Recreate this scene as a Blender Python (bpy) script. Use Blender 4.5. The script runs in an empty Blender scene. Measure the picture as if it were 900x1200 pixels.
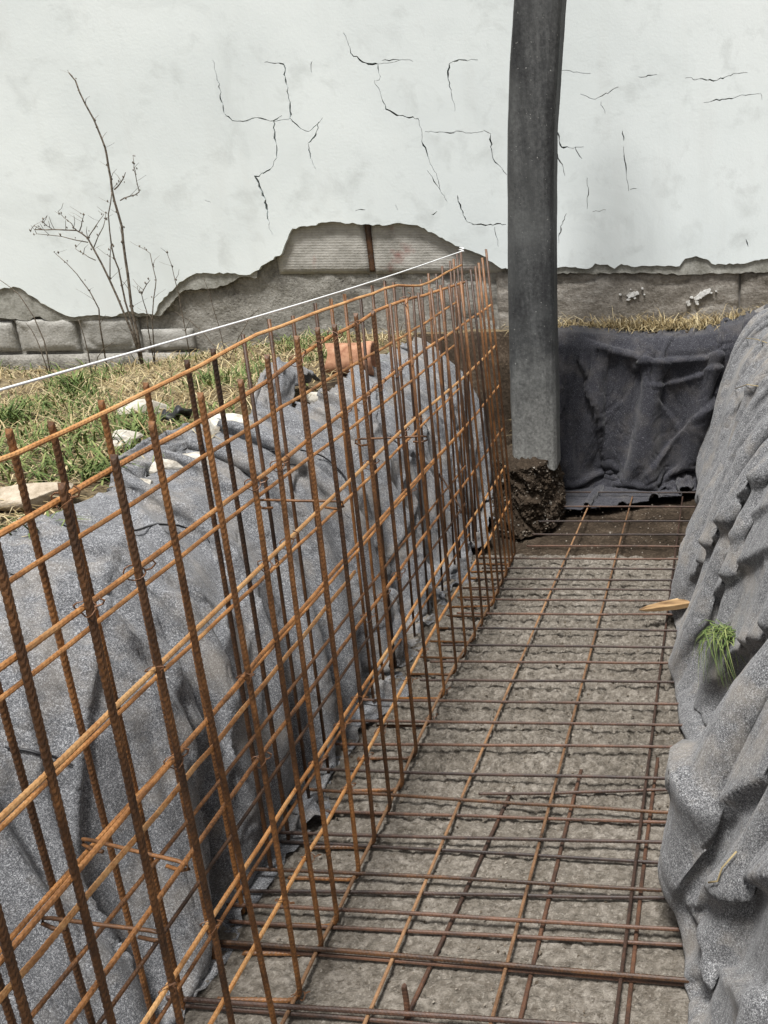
import bpy, bmesh, math, random
import numpy as np
from mathutils import Vector, Matrix
from mathutils.geometry import delaunay_2d_cdt

# ------------------------------------------------------------------ camera, sky, sun, exposure
random.seed(7)
rng = np.random.default_rng(7)
scene = bpy.context.scene
H = 1.8                       # eye height above the trench floor; lengths below are often given as multiples of H
PITCH = math.radians(19.44)
FPX, CX, CY = 1020.0, 800.0, 600.0     # focal length and optical centre in photo pixels (900 x 1200)

cam_d = bpy.data.cameras.new('camera')
cam = bpy.data.objects.new('camera', cam_d)
scene.collection.objects.link(cam)
cam.location = (0, 0, H)
cam.rotation_euler = (math.pi / 2 - PITCH, 0, 0)
cam_d.sensor_fit = 'VERTICAL'
cam_d.sensor_height = 36
cam_d.lens = 36 * FPX / 1200
cam_d.shift_x = (450 - CX) / 1200
cam_d.clip_start = 0.02
cam_d.clip_end = 500
scene.camera = cam
scene.render.resolution_x, scene.render.resolution_y = 768, 1024

SUN_EL, SUN_AZ = math.radians(70), math.radians(186)   # azimuth clockwise from +Y
world = bpy.data.worlds.new('World'); scene.world = world; world.use_nodes = True
wn = world.node_tree.nodes; wl = world.node_tree.links
sky = wn.new('ShaderNodeTexSky'); sky.sky_type = 'NISHITA'; sky.sun_disc = False
sky.sun_elevation = SUN_EL; sky.sun_rotation = SUN_AZ
sky.air_density = 1.0; sky.dust_density = 4.0; sky.ozone_density = 1.0
hs = wn.new('ShaderNodeHueSaturation'); hs.inputs['Saturation'].default_value = 0.22
wl.new(sky.outputs[0], hs.inputs['Color']); wl.new(hs.outputs[0], wn['Background'].inputs[0])
wn['Background'].inputs[1].default_value = 0.064

sun_d = bpy.data.lights.new('sun', 'SUN'); sun_d.energy = 3.1; sun_d.angle = math.radians(12); sun_d.color = (1, 0.985, 0.965)
sun = bpy.data.objects.new('sun', sun_d); scene.collection.objects.link(sun)
sdir = Vector((math.sin(SUN_AZ) * math.cos(SUN_EL), math.cos(SUN_AZ) * math.cos(SUN_EL), math.sin(SUN_EL)))
sun.rotation_euler = sdir.to_track_quat('Z', 'Y').to_euler()
sun.location = (0, -3, 8)

scene.view_settings.view_transform = 'Standard'
scene.view_settings.look = 'None'
scene.view_settings.gamma = 1
scene.view_settings.use_curve_mapping = False
scene.view_settings.exposure = 0.86

# ------------------------------------------------------------------ helpers
C = scene.collection
cp, sp = math.cos(PITCH), math.sin(PITCH)
def ray(x, y):
    a, b = (x - CX) / FPX, -(y - CY) / FPX
    return Vector((a, cp + b * sp, -sp + b * cp))
O = Vector((0, 0, H))
def atX(x, y, X): r = ray(x, y); return O + r * (X / r.x)
def atY(x, y, Y): r = ray(x, y); return O + r * (Y / r.y)
def atZ(x, y, Z): r = ray(x, y); return O + r * ((Z - H) / r.z)

def tag(o, label=None, cat=None, group=None, kind=None):
    if label: o['label'] = label
    if cat: o['category'] = cat
    if group: o['group'] = group
    if kind: o['kind'] = kind
    return o
def link(o, parent=None):
    C.objects.link(o)
    if parent is not None:
        o.parent = parent
        o.matrix_parent_inverse = Matrix.Translation(-Vector(parent.location))
    return o
def empty(name, loc=(0, 0, 0)):
    o = bpy.data.objects.new(name, None); o.location = loc; o.empty_display_size = 0.1
    C.objects.link(o); return o
def mesh_obj(name, verts, faces, mat, parent=None, smooth=True):
    me = bpy.data.meshes.new(name)
    me.from_pydata([tuple(v) for v in verts] if not isinstance(verts, np.ndarray) else verts.tolist(), [], faces if not isinstance(faces, np.ndarray) else faces.tolist())
    me.update()
    if smooth: me.polygons.foreach_set('use_smooth', [True] * len(me.polygons))
    me.materials.append(mat)
    o = bpy.data.objects.new(name, me)
    return link(o, parent)
def bm_obj(name, bm, mat, parent=None, smooth=False):
    me = bpy.data.meshes.new(name); bm.to_mesh(me); bm.free()
    if smooth: me.polygons.foreach_set('use_smooth', [True] * len(me.polygons))
    me.materials.append(mat)
    return link(bpy.data.objects.new(name, me), parent)

def hash2(ix, iy, seed):
    n = (ix.astype(np.int64) * 374761393 + iy.astype(np.int64) * 668265263 + seed * 1442695041) & 0xffffffff
    n = ((n ^ (n >> 13)) * 1274126177) & 0xffffffff
    n = n ^ (n >> 16)
    return (n & 0xffffff) / float(0xffffff)
def vn(x, y, seed=0):
    x = np.asarray(x, float); y = np.asarray(y, float)
    ix, iy = np.floor(x), np.floor(y); fx, fy = x - ix, y - iy
    fx = fx * fx * fx * (fx * (fx * 6 - 15) + 10); fy = fy * fy * fy * (fy * (fy * 6 - 15) + 10)
    a = hash2(ix, iy, seed); b = hash2(ix + 1, iy, seed); c = hash2(ix, iy + 1, seed); d = hash2(ix + 1, iy + 1, seed)
    return (a * (1 - fx) + b * fx) * (1 - fy) + (c * (1 - fx) + d * fx) * fy
def fbm(x, y, seed=0, octv=4, gain=0.5):
    t = 0; amp = 1; tot = 0; f = 1
    for i in range(octv):
        t = t + amp * vn(np.asarray(x) * f + 17.3 * i, np.asarray(y) * f - 9.1 * i, seed + i); tot += amp; amp *= gain; f *= 2.03
    return t / tot * 2 - 1
def ridge(x, y, seed=0, k=3.0):
    return (1 - np.abs(vn(x, y, seed) * 2 - 1)) ** k
def sst(a, b, x):
    t = np.clip((np.asarray(x, float) - a) / (b - a), 0, 1); return t * t * (3 - 2 * t)
def grid_faces(nu, nv):
    i = np.arange((nu - 1) * (nv - 1)); u = i // (nv - 1); v = i % (nv - 1); a = u * nv + v
    return np.stack([a, a + 1, a + nv + 1, a + nv], 1)

# ------------------------------------------------------------------ materials
class NT:
    def __init__(s, name, rough=0.8, spec=0.3):
        s.m = bpy.data.materials.new(name); s.m.use_nodes = True
        s.n = s.m.node_tree.nodes; s.l = s.m.node_tree.links; s.b = s.n['Principled BSDF']
        s.b.inputs['Roughness'].default_value = rough; s.b.inputs['Specular IOR Level'].default_value = spec
        s.tc = s.n.new('ShaderNodeTexCoord')
        s.geo = s.n.new('ShaderNodeNewGeometry')
    def co(s, scale=(1, 1, 1), src='Object', rot=(0, 0, 0)):
        mp = s.n.new('ShaderNodeMapping'); mp.inputs['Scale'].default_value = scale; mp.inputs['Rotation'].default_value = rot
        s.l.new(s.geo.outputs['Position'] if src == 'World' else s.tc.outputs[src], mp.inputs[0]); return mp.outputs[0]
    def noise(s, sc, det=5, ro=0.6, vec=None, dist=0):
        t = s.n.new('ShaderNodeTexNoise'); t.inputs['Scale'].default_value = sc; t.inputs['Detail'].default_value = det
        t.inputs['Roughness'].default_value = ro; t.inputs['Distortion'].default_value = dist
        s.l.new(vec if vec is not None else s.geo.outputs['Position'], t.inputs['Vector']); return t.outputs['Fac']
    def voro(s, sc, vec=None, feat='F1'):
        t = s.n.new('ShaderNodeTexVoronoi'); t.feature = feat; t.inputs['Scale'].default_value = sc
        s.l.new(vec if vec is not None else s.geo.outputs['Position'], t.inputs['Vector']); return t.outputs['Distance']
    def ramp(s, fac, stops):
        r = s.n.new('ShaderNodeValToRGB'); e = r.color_ramp.elements
        while len(e) < len(stops): e.new(0.5)
        for el, (p, c) in zip(e, stops):
            el.position = p; el.color = (c, c, c, 1) if isinstance(c, (int, float)) else (*c, 1)
        s.l.new(fac, r.inputs[0]); return r.outputs[0]
    def mix(s, fac, a, b, mode='MIX'):
        m = s.n.new('ShaderNodeMix'); m.data_type = 'RGBA'; m.blend_type = mode
        for sock, v in ((m.inputs[0], fac), (m.inputs[6], a), (m.inputs[7], b)):
            if isinstance(v, (int, float)): sock.default_value = v if sock == m.inputs[0] else (v, v, v, 1)
            elif isinstance(v, tuple): sock.default_value = (*v, 1)
            else: s.l.new(v, sock)
        return m.outputs[2]
    def math(s, op, a, b=0.0):
        m = s.n.new('ShaderNodeMath'); m.operation = op
        for i, v in enumerate((a, b)):
            if isinstance(v, (int, float)): m.inputs[i].default_value = v
            else: s.l.new(v, m.inputs[i])
        return m.outputs[0]
    def rand(s):
        o = s.n.new('ShaderNodeObjectInfo'); return o.outputs['Random']
    def island(s): return s.geo.outputs['Random Per Island']
    def color(s, c):
        if isinstance(c, tuple): s.b.inputs['Base Color'].default_value = (*c, 1)
        else: s.l.new(c, s.b.inputs['Base Color'])
        return s
    def bump(s, h, strength=0.5, dist=0.01):
        b = s.n.new('ShaderNodeBump'); b.inputs['Strength'].default_value = strength; b.inputs['Distance'].default_value = dist
        s.l.new(h, b.inputs['Height'])
        prev = s.b.inputs['Normal'].links
        if prev: s.l.new(prev[0].from_socket, b.inputs['Normal'])
        s.l.new(b.outputs[0], s.b.inputs['Normal']); return s

def rust_mat(name, dark, mid, bright, lo=0.35, hi=0.68):
    t = NT(name, 0.5, 0.5)
    n1 = t.noise(11, 6, 0.7); n2 = t.noise(190, 4, 0.7)
    f = t.math('ADD', t.math('MULTIPLY', n1, 0.55), t.math('MULTIPLY', n2, 0.32))
    f = t.math('ADD', f, t.math('MULTIPLY', t.rand(), 0.20)); f = t.math('ADD', f, t.math('MULTIPLY', t.noise(2.2, 3, 0.5), 0.25)); f = t.math('SUBTRACT', f, 0.15)
    t.color(t.ramp(f, [(lo, dark), ((lo + hi) / 2, mid), (hi, bright)]))
    t.bump(n2, 0.5, 0.0015); return t.m
M = {}
M['rust'] = rust_mat('rust_brown', (.026, .014, .008), (.10, .044, .016), (.30, .13, .04))  # rust brown, its base darkened to put shade into the upright bars
M['rust_top_lit'] = rust_mat('rust_top_lit', (.10, .042, .014), (.38, .165, .05), (.62, .36, .15))  # lighter orange copy for horizontal bars: light on their tops painted into the colour
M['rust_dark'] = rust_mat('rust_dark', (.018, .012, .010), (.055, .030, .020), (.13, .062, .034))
M['rust_tan'] = rust_mat('rust_dusty', (.045, .026, .015), (.15, .082, .042), (.30, .17, .085))
t = NT('tie_wire_steel', 0.5, 0.4); t.color((.16, .075, .035)); M['wire'] = t.m

def fabric_mat(name, lo, mid, hi, dirt=0.45, spk=0.6, crease=(1.6, 8.5, 1.6)):
    t = NT(name, 0.95, 0.12)
    a = t.noise(210, 3, 0.75); b = t.noise(520, 2, 0.7); c = t.noise(7, 5, 0.6); g = t.noise(38, 4, 0.7)
    f = t.math('ADD', t.math('MULTIPLY', a, 0.36), t.math('MULTIPLY', b, 0.52))
    f = t.math('ADD', f, t.math('MULTIPLY', g, 0.12))
    col = t.ramp(f, [(0.36, lo), (0.50, mid), (0.64, hi)])
    speck = t.ramp(t.noise(240, 2, 0.5), [(0.62, 0.0), (0.70, 1.0)])
    col = t.mix(t.math('MULTIPLY', speck, spk), col, (.55, .56, .57))
    col = t.mix(t.math('MULTIPLY', t.ramp(t.noise(170, 3, 0.6), [(0.60, 0.0), (0.68, 1.0)]), .6), col, (.03, .03, .035))
    dust = t.ramp(t.math('ADD', t.math('MULTIPLY', c, .7), t.math('MULTIPLY', t.noise(2.1, 5, .65, dist=.6), .3)), [(0.49, 0.0), (0.64, dirt)])
    col = t.mix(dust, col, (.30, .265, .22))
    t.color(col)
    t.bump(b, 0.6, 0.002)
    cz = t.noise(1.0, 3, 0.5, t.co(crease, 'World'), 0.5)
    t.bump(t.ramp(t.math('ABSOLUTE', t.math('SUBTRACT', cz, 0.5)), [(0.0, 0.0), (0.03, 1.0)]), 0.4, 0.008)
    t.b.inputs['Sheen Weight'].default_value = 0.15
    return t.m
M['fabric'] = fabric_mat('geotextile_grey', (.028, .029, .032), (.118, .121, .128), (.46, .465, .475))
M['fabric_dirty'] = fabric_mat('geotextile_grey_dusty', (.024, .024, .026), (.105, .105, .108), (.46, .46, .455), 0.55)
M['fabric_dark'] = fabric_mat('geotextile_charcoal', (.010, .010, .013), (.029, .029, .035), (.085, .085, .098), 0.12, 0.3, (5, 2, 2.5))

t = NT('blinding_concrete', 0.92, 0.15)
a = t.noise(3.2, 6, 0.62); b = t.noise(45, 6, 0.72); c = t.noise(24, 5, 0.7, t.co((1, 1.4, 1), 'World'))
col = t.ramp(t.math('ADD', t.math('MULTIPLY', a, 0.3), t.math('MULTIPLY', b, 0.7)), [(0.33, (.068, .059, .047)), (0.5, (.17, .15, .124)), (0.66, (.30, .272, .235))])
col = t.mix(t.ramp(c, [(0.36, 0.5), (0.5, 0.0)]), col, (.075, .06, .045))
g = t.noise(70, 4, 0.7, t.co((0.55, 1, 1), 'World')); col = t.mix(t.ramp(g, [(0.55, 0.0), (0.66, 0.7)]), col, (.065, .053, .04))
col = t.mix(t.ramp(t.noise(110, 3, 0.6), [(0.58, 0.0), (0.68, 0.5)]), col, (.36, .33, .285))
t.color(col); t.bump(c, 0.5, 0.02); t.bump(g, 0.9, 0.012); t.bump(b, 0.6, 0.006); M['floor'] = t.m

t = NT('soil', 0.97, 0.1)
a = t.noise(5, 6, 0.65); b = t.noise(60, 5, 0.7)
t.color(t.ramp(t.math('ADD', t.math('MULTIPLY', a, 0.45), t.math('MULTIPLY', b, 0.55)), [(0.35, (.012, .009, .006)), (0.52, (.045, .033, .023)), (0.68, (.115, .09, .066))]))
t.bump(b, 0.8, 0.01); M['soil'] = t.m
t = NT('ground_earth', 0.97, 0.1)
a = t.noise(2.2, 6, 0.65); b = t.noise(50, 5, 0.7)
t.color(t.ramp(t.math('ADD', t.math('MULTIPLY', a, 0.5), t.math('MULTIPLY', b, 0.5)), [(0.36, (.05, .038, .022)), (0.5, (.13, .10, .06)), (0.66, (.26, .21, .135))]))
t.bump(b, 0.8, 0.015); M['earth'] = t.m

t = NT('white_render', 0.85, 0.2)
big = t.noise(0.7, 5, 0.6); med = t.noise(4.5, 6, 0.65, dist=0.4); fine = t.noise(60, 5, 0.65)
col = t.ramp(big, [(0.3, (.62, .665, .66)), (0.55, (.71, .755, .745)), (0.75, (.74, .78, .77))])
col = t.mix(t.ramp(med, [(0.54, 0.0), (0.76, 0.5)]), col, (.42, .445, .43))
col = t.mix(t.ramp(t.noise(24, 5, 0.75), [(0.68, 0.0), (0.78, 0.35)]), col, (.36, .355, .33))
streak = t.noise(5, 4, 0.6, t.co((1, 1, 0.13), 'World'))
col = t.mix(t.ramp(streak, [(0.55, 0.0), (0.8, 0.22)]), col, (.50, .50, .47))
col = t.mix(t.ramp(t.noise(1.6, 6, 0.7, dist=1.2), [(0.55, 0.0), (0.72, 0.30)]), col, (.50, .535, .525))
t.color(col); t.bump(fine, 0.25, 0.004); t.bump(t.noise(3, 3, 0.5), 0.12, 0.02); M['plaster'] = t.m

t = NT('render_undercoat', 0.92, 0.15)
a = t.noise(7, 6, 0.68); b = t.noise(70, 5, 0.7)
t.color(t.ramp(t.math('ADD', t.math('MULTIPLY', a, 0.6), t.math('MULTIPLY', b, 0.4)), [(0.34, (.13, .125, .10)), (0.5, (.27, .265, .235)), (0.66, (.42, .415, .375))]))
t.bump(b, 0.7, 0.006); M['undercoat'] = t.m
t = NT('rough_mortar', 0.95, 0.1)
a = t.noise(5, 6, 0.7); b = t.noise(55, 6, 0.72)
col = t.ramp(t.math('ADD', t.math('MULTIPLY', a, 0.55), t.math('MULTIPLY', b, 0.45)), [(0.35, (.10, .093, .08)), (0.5, (.25, .238, .21)), (0.66, (.40, .385, .35))])
t.color(col); t.bump(b, 0.9, 0.012); t.bump(a, 0.6, 0.03); M['mortar'] = t.m
t = NT('old_brown_concrete', 0.95, 0.1)
a = t.noise(4, 6, 0.7, t.co((1, 1, 2.2), 'World')); b = t.noise(48, 6, 0.72)
col = t.ramp(t.math('ADD', t.math('MULTIPLY', a, 0.55), t.math('MULTIPLY', b, 0.45)), [(0.34, (.085, .074, .06)), (0.5, (.215, .195, .168)), (0.66, (.37, .35, .315))])
t.color(col); t.bump(b, 0.8, 0.012); t.bump(a, 0.6, 0.02); M['plinth'] = t.m
t = NT('combed_clay_block', 0.9, 0.15)
sep = t.n.new('ShaderNodeSeparateXYZ'); t.l.new(t.geo.outputs['Position'], sep.inputs[0])
wav = t.math('SINE', t.math('ADD', t.math('MULTIPLY', sep.outputs[2], 380.0), t.math('MULTIPLY', t.noise(5, 3), 3.0)))
a = t.noise(9, 6, 0.68); red = t.noise(3.4, 4, 0.6)
col = t.ramp(a, [(0.33, (.27, .26, .23)), (0.5, (.38, .365, .33)), (0.68, (.47, .455, .415))])
col = t.mix(t.ramp(wav, [(0.0, 0.14), (0.5, 0.0)]), col, (.17, .16, .14))
col = t.mix(t.ramp(red, [(0.57, 0.0), (0.68, 0.75)]), col, (.22, .085, .07))
t.color(col); t.bump(wav, 0.16, 0.003); t.bump(a, .7, .015); M['combed'] = t.m
t = NT('cut_stone', 0.92, 0.15)
a = t.noise(8, 6, 0.68); b = t.noise(90, 4, 0.65)
col = t.ramp(t.math('ADD', t.math('MULTIPLY', a, 0.6), t.math('MULTIPLY', b, 0.4)), [(0.34, (.18, .175, .155)), (0.5, (.34, .33, .30)), (0.66, (.48, .47, .44))])
col = t.mix(t.math('MULTIPLY', t.rand(), 0.35), col, (.16, .155, .14))
t.color(col); t.bump(b, 0.6, 0.006); t.bump(a, 0.5, 0.02); M['stone'] = t.m
t = NT('white_paint_splash', 0.7, 0.3); t.color(t.ramp(t.noise(40, 5, 0.7), [(0.35, (.34, .33, .30)), (0.6, (.72, .72, .70))])); M['paint'] = t.m
t = NT('bare_core', 0.95, 0.1); t.color((.16, .15, .135)); M['core'] = t.m

t = NT('weathered_pole', 0.72, 0.3)
v = t.co((1, 1, 0.12), 'World'); a = t.noise(14, 5, 0.65, v); b = t.noise(60, 5, 0.7); big = t.noise(2.6, 4, 0.6)
col = t.ramp(t.math('ADD', t.math('MULTIPLY', a, 0.55), t.math('MULTIPLY', b, 0.45)), [(0.35, (.014, .014, .015)), (0.5, (.04, .041, .041)), (0.66, (.10, .102, .10))])
col = t.mix(t.ramp(big, [(0.45, 0.0), (0.7, 0.4)]), col, (.14, .145, .14))
sep = t.n.new('ShaderNodeSeparateXYZ'); t.l.new(t.geo.outputs['Position'], sep.inputs[0])
cem = t.math('ADD', sep.outputs[2], t.math('MULTIPLY', t.noise(9, 5, 0.7), 0.9))
cemf = t.n.new('ShaderNodeMapRange'); cemf.inputs[1].default_value = 0.75; cemf.inputs[2].default_value = 1.55; cemf.inputs[3].default_value = 0.85; cemf.inputs[4].default_value = 0.0
t.l.new(cem, cemf.inputs[0])
col = t.mix(cemf.outputs[0], col, t.ramp(b, [(0.3, (.13, .13, .12)), (0.65, (.33, .33, .31))]))     # dried cement smeared on the lower length
spk = t.ramp(t.noise(75, 2, 0.5), [(0.70, 0.0), (0.74, 0.8)])
col = t.mix(spk, col, (.32, .32, .30))
t.color(col); t.bump(a, 0.4, 0.006); t.bump(b, 0.4, 0.003); M['pole'] = t.m

def blade_mat(name, a, b, c):
    t = NT(name, 0.75, 0.2); t.color(t.ramp(t.island(), [(0.0, a), (0.5, b), (1.0, c)])); return t.m
M['grass'] = blade_mat('green_grass', (.045, .075, .020), (.10, .145, .042), (.22, .25, .09))
M['straw'] = blade_mat('dry_straw', (.16, .115, .05), (.33, .255, .13), (.52, .44, .27))
t = NT('dry_stem', 0.9, 0.15); t.color(t.ramp(t.noise(60, 4), [(0.35, (.06, .048, .036)), (0.65, (.19, .16, .125))])); M['stem'] = t.m
t = NT('white_cord', 0.7, 0.3); t.color((.78, .79, .78)); M['cord'] = t.m
t = NT('terracotta', 0.85, 0.2); t.color(t.ramp(t.noise(22, 5, 0.7), [(0.35, (.28, .13, .075)), (0.6, (.47, .26, .16)), (0.75, (.55, .38, .27))])); M['terra'] = t.m
t = NT('pale_limestone', 0.9, 0.15); t.color(t.ramp(t.noise(18, 6, 0.7), [(0.33, (.22, .19, .15)), (0.5, (.46, .43, .37)), (0.68, (.66, .64, .58))])); t.bump(t.noise(60, 5), 0.6, 0.006); M['limestone'] = t.m
t = NT('sandy_stone', 0.92, 0.12); t.color(t.ramp(t.noise(16, 6, 0.7), [(0.33, (.20, .16, .11)), (0.5, (.36, .30, .225)), (0.68, (.50, .44, .35))])); t.bump(t.noise(50, 5), 0.7, 0.008); M['sandstone'] = t.m
t = NT('black_plastic', 0.5, 0.4); t.color((.018, .018, .02)); M['black'] = t.m
t = NT('split_timber', 0.8, 0.2); t.color(t.ramp(t.noise(30, 5, 0.6, t.co((0.15, 1, 1), 'Object')), [(0.35, (.12, .07, .035)), (0.55, (.34, .22, .11)), (0.75, (.50, .37, .22))])); M['timber'] = t.m

# ------------------------------------------------------------------ setting: ground with the trench dug into it
def right_foot(d):     # left-most reach of the right bank, as X/H over d = Y/H
    return np.interp(d, [-1, .5, .84, 1.03, 1.10, 1.23, 1.36, 1.55, 1.72, 2.02, 2.25, 2.45, 3.0, 4], [0, 0, -.004, -.022, -.005, .05, .045, .015, -.015, -.04, -.02, 0, 0, 0])
def ground_left(X, d):
    return 0.545 - 0.115 * sst(1.1, 2.3, -X) + 0.012 * fbm(X * 3, d * 3, 5)
def terrain(X, d):
    gl = ground_left(X, d)
    L = np.interp(-X, [0.82, 0.86, 0.89, 0.92, 0.95, 1.0, 1.06], [-.03, .22, .38, .47, .52, .538, .545])
    left = np.where(X < -1.06, gl, np.minimum(L, gl))
    right = np.interp(X, [0.17, 0.20, 0.42, 0.64, 1.2], [-.03, .20, .58, .64, .60]) + np.where(X > 0.5, 0.01 * fbm(X * 3, d * 3, 6), 0)
    mid = np.full_like(X, -.03)
    z = np.where(X < -0.735, left, np.where(X > 0.17, right, mid))
    back = 0.55 + 0.01 * fbm(X * 4, d * 4, 8) + 0.05 * sst(0, .5, X)
    k = sst(3.17, 3.22, d)
    z = np.where(X > -1.06, z * (1 - k) + back * k * np.where(X > -.735, 1, 1) , z)
    z = np.where((X <= -0.735) & (X > -1.06), np.maximum(z, left), z)
    kk = sst(-1.5, -2.6, d) if False else np.clip((-1.4 - d) / 1.2, 0, 1)
    return z * (1 - kk) + np.maximum(z, 0.54) * kk
def axis(lo, hi, step, far):
    mid = np.arange(lo, hi, step); g = []; s = step; p = hi
    while p < far: g.append(p); s *= 1.35; p += s
    q = []; s = step; p = lo
    while p > -far: s *= 1.35; p -= s; q.append(p)
    return np.array(q[::-1] + list(mid) + g)
ax = axis(-1.25, 0.7, 0.02, 60); ay = axis(-1.6, 3.7, 0.035, 60)
GX, GY = np.meshgrid(ax, ay, indexing='ij')
GZ = terrain(GX, GY)
trench_soil = (GX > -0.8) & (GX < 0.24) & (GY < 3.3)
GZ = GZ + np.where(trench_soil, 0.012 * fbm(GX * 14, GY * 14, 31), 0.004 * fbm(GX * 12, GY * 12, 32))
GZ = np.where((np.abs(GX) > 3.5) | (GY > 4.2) | (GY < -2.5), np.where(GX < -3.5, np.minimum(GZ, 0.43), GZ), GZ)
ground = mesh_obj('ground', np.stack([GX, GY, GZ], -1).reshape(-1, 3) * H, grid_faces(len(ax), len(ay)), M['earth'])
tag(ground, kind='structure')
ground.data.materials.append(M['soil'])
cxs = (GX[:-1, :-1] + GX[1:, 1:]) / 2; cys = (GY[:-1, :-1] + GY[1:, 1:]) / 2
ground.data.polygons.foreach_set('material_index', ((cxs > -0.98) & (cxs < 0.45) & (cys < 3.28) & (cys > -1.8)).astype(int).reshape(-1).tolist())

# rough blinding concrete on the trench floor, with its own ragged far edge
fx = np.linspace(-0.76, 0.19, 300); fy = np.linspace(0.1, 2.52, 820)
FX, FY = np.meshgrid(fx, fy, indexing='ij')
wx, wy = FX * H, FY * H
rough = 0.35 + 0.65 * sst(1.05, 1.45, FY + 0.12 * fbm(FX * 4, FY * 4, 3))
wq1, wq2 = 0.5 * fbm(wx * 8, wy * 8, 4), 0.5 * fbm(wx * 8, wy * 8, 14)
lump = fbm(wx * 22 + wq1, wy * 34 + wq2, 11, 4, 0.65)
scale_ = ridge(wx * 34 + 1.4 * wq1, wy * 52 + 1.4 * wq2, 12, 1.0) - 0.5
pit = -np.clip(fbm(wx * 44 + wq2, wy * 66 + wq1, 15, 3, .6) - 0.10, 0, .5)
FZ = 0.008 * fbm(wx * 2.5, wy * 2.5, 9) + rough * (0.016 * lump + 0.012 * scale_ + 0.060 * pit) + 0.006
edge = sst(2.52, 2.40 + 0.0 * FX, FY + 0.05 * fbm(FX * 8, FY * 8, 10))
FZ = FZ * edge - 0.07 * (1 - edge)
tf = mesh_obj('trench_floor', np.stack([wx, wy, FZ], -1).reshape(-1, 3), grid_faces(300, 820), M['floor'])
tag(tf, kind='structure')

# ------------------------------------------------------------------ the cracked wall
pA = atY(0, 400, 3.15 * H); pB = atY(900, 400, 3.42 * H)
wt = Vector((pB.x - pA.x, pB.y - pA.y, 0)).normalized(); wnrm = Vector((wt.y, -wt.x, 0))      # wnrm points to the camera
def wp(x, y):
    r = ray(x, y); k = (pA - O).dot(wnrm) / r.dot(wnrm); p = O + r * k
    return ((p - pA).dot(wt), p.z)
def w3(s, z, off=0.0):
    p = pA + wt * s + wnrm * off; return Vector((p.x, p.y, z))
wall = empty('cracked_wall', w3(2.5, 0.9))
tag(wall, 'long white rendered wall with stepped cracks and fallen plaster along its base', 'wall')

def jagged(pts, amp, step, seed, keep_ends=True):
    out = []; r = random.Random(seed)
    for (a, b) in zip(pts[:-1], pts[1:]):
        L = math.hypot(b[0] - a[0], b[1] - a[1]); n = max(1, int(L / step))
        for i in range(n):
            k = i / n
            j = amp if (i or not keep_ends) else amp * 0.3
            out.append((a[0] + (b[0] - a[0]) * k + r.uniform(-j, j), a[1] + (b[1] - a[1]) * k + r.uniform(-j, j)))
    out.append(pts[-1]); return out
def slab(name, polys_s, mat, off, thick, parent, holes=()):
    """flat piece of the wall: outline (s,z) with holes, extruded back by thick"""
    vs = []; fs = []
    for poly in [polys_s] + list(holes):
        if sum(p[0] * q_[1] - q_[0] * p[1] for p, q_ in zip(poly, poly[1:] + poly[:1])) < 0: poly = poly[::-1]
        b = len(vs); vs += [Vector(p) for p in poly]; fs.append(list(range(b, b + len(poly))))
    ov, oe, of, _, _, ofo = delaunay_2d_cdt(vs, [], fs, 0, 1e-5)
    bm = bmesh.new(); bv = [bm.verts.new(w3(v.x, v.y, off)) for v in ov]
    for f, org in zip(of, ofo):
        if list(org) == [0]:
            try: bm.faces.new([bv[i] for i in f])
            except ValueError: pass
    for v in [v for v in bm.verts if not v.link_faces]: bm.verts.remove(v)
    bmesh.ops.recalc_face_normals(bm, faces=bm.faces[:])
    if bm.faces and sum((f.normal.dot(wnrm) for f in bm.faces)) < 0: bmesh.ops.reverse_faces(bm, faces=bm.faces[:])
    ret = bmesh.ops.extrude_edge_only(bm, edges=[e for e in bm.edges if e.is_boundary])
    nv = [g for g in ret['geom'] if isinstance(g, bmesh.types.BMVert)]
    bmesh.ops.translate(bm, verts=nv, vec=-wnrm * thick)
    return bm_obj(name, bm, mat, parent)

S0, S1, ZT = -3.5, 9.0, 5.2
edge_px = [(0, 339), (16, 336), (29, 341), (48, 355), (67, 365), (88, 372), (115, 369), (131, 371), (149, 365), (181, 369), (184, 360), (192, 349), (210, 331), (230, 320), (270, 320), (293, 322), (313, 308), (330, 297), (337, 280), (343, 268), (360, 265), (387, 260), (427, 263), (453, 264), (469, 261), (489, 264), (511, 275), (538, 289), (565, 299), (577, 307), (588, 315), (618, 316), (646, 314), (666, 313), (690, 315), (697, 309), (712, 310), (720, 315), (728, 309), (744, 313), (770, 311), (796, 312), (803, 303), (816, 300), (828, 304), (838, 310), (868, 309), (885, 305), (900, 303)]
low = [(S0, wp(0, 352)[1])] + [wp(*p) for p in edge_px]
low = low + [(S1, low[-1][1] - 0.03)]
low = jagged(low, 0.006, 0.022, 4)
outline = low + [(S1, ZT), (S0, ZT)]
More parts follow.
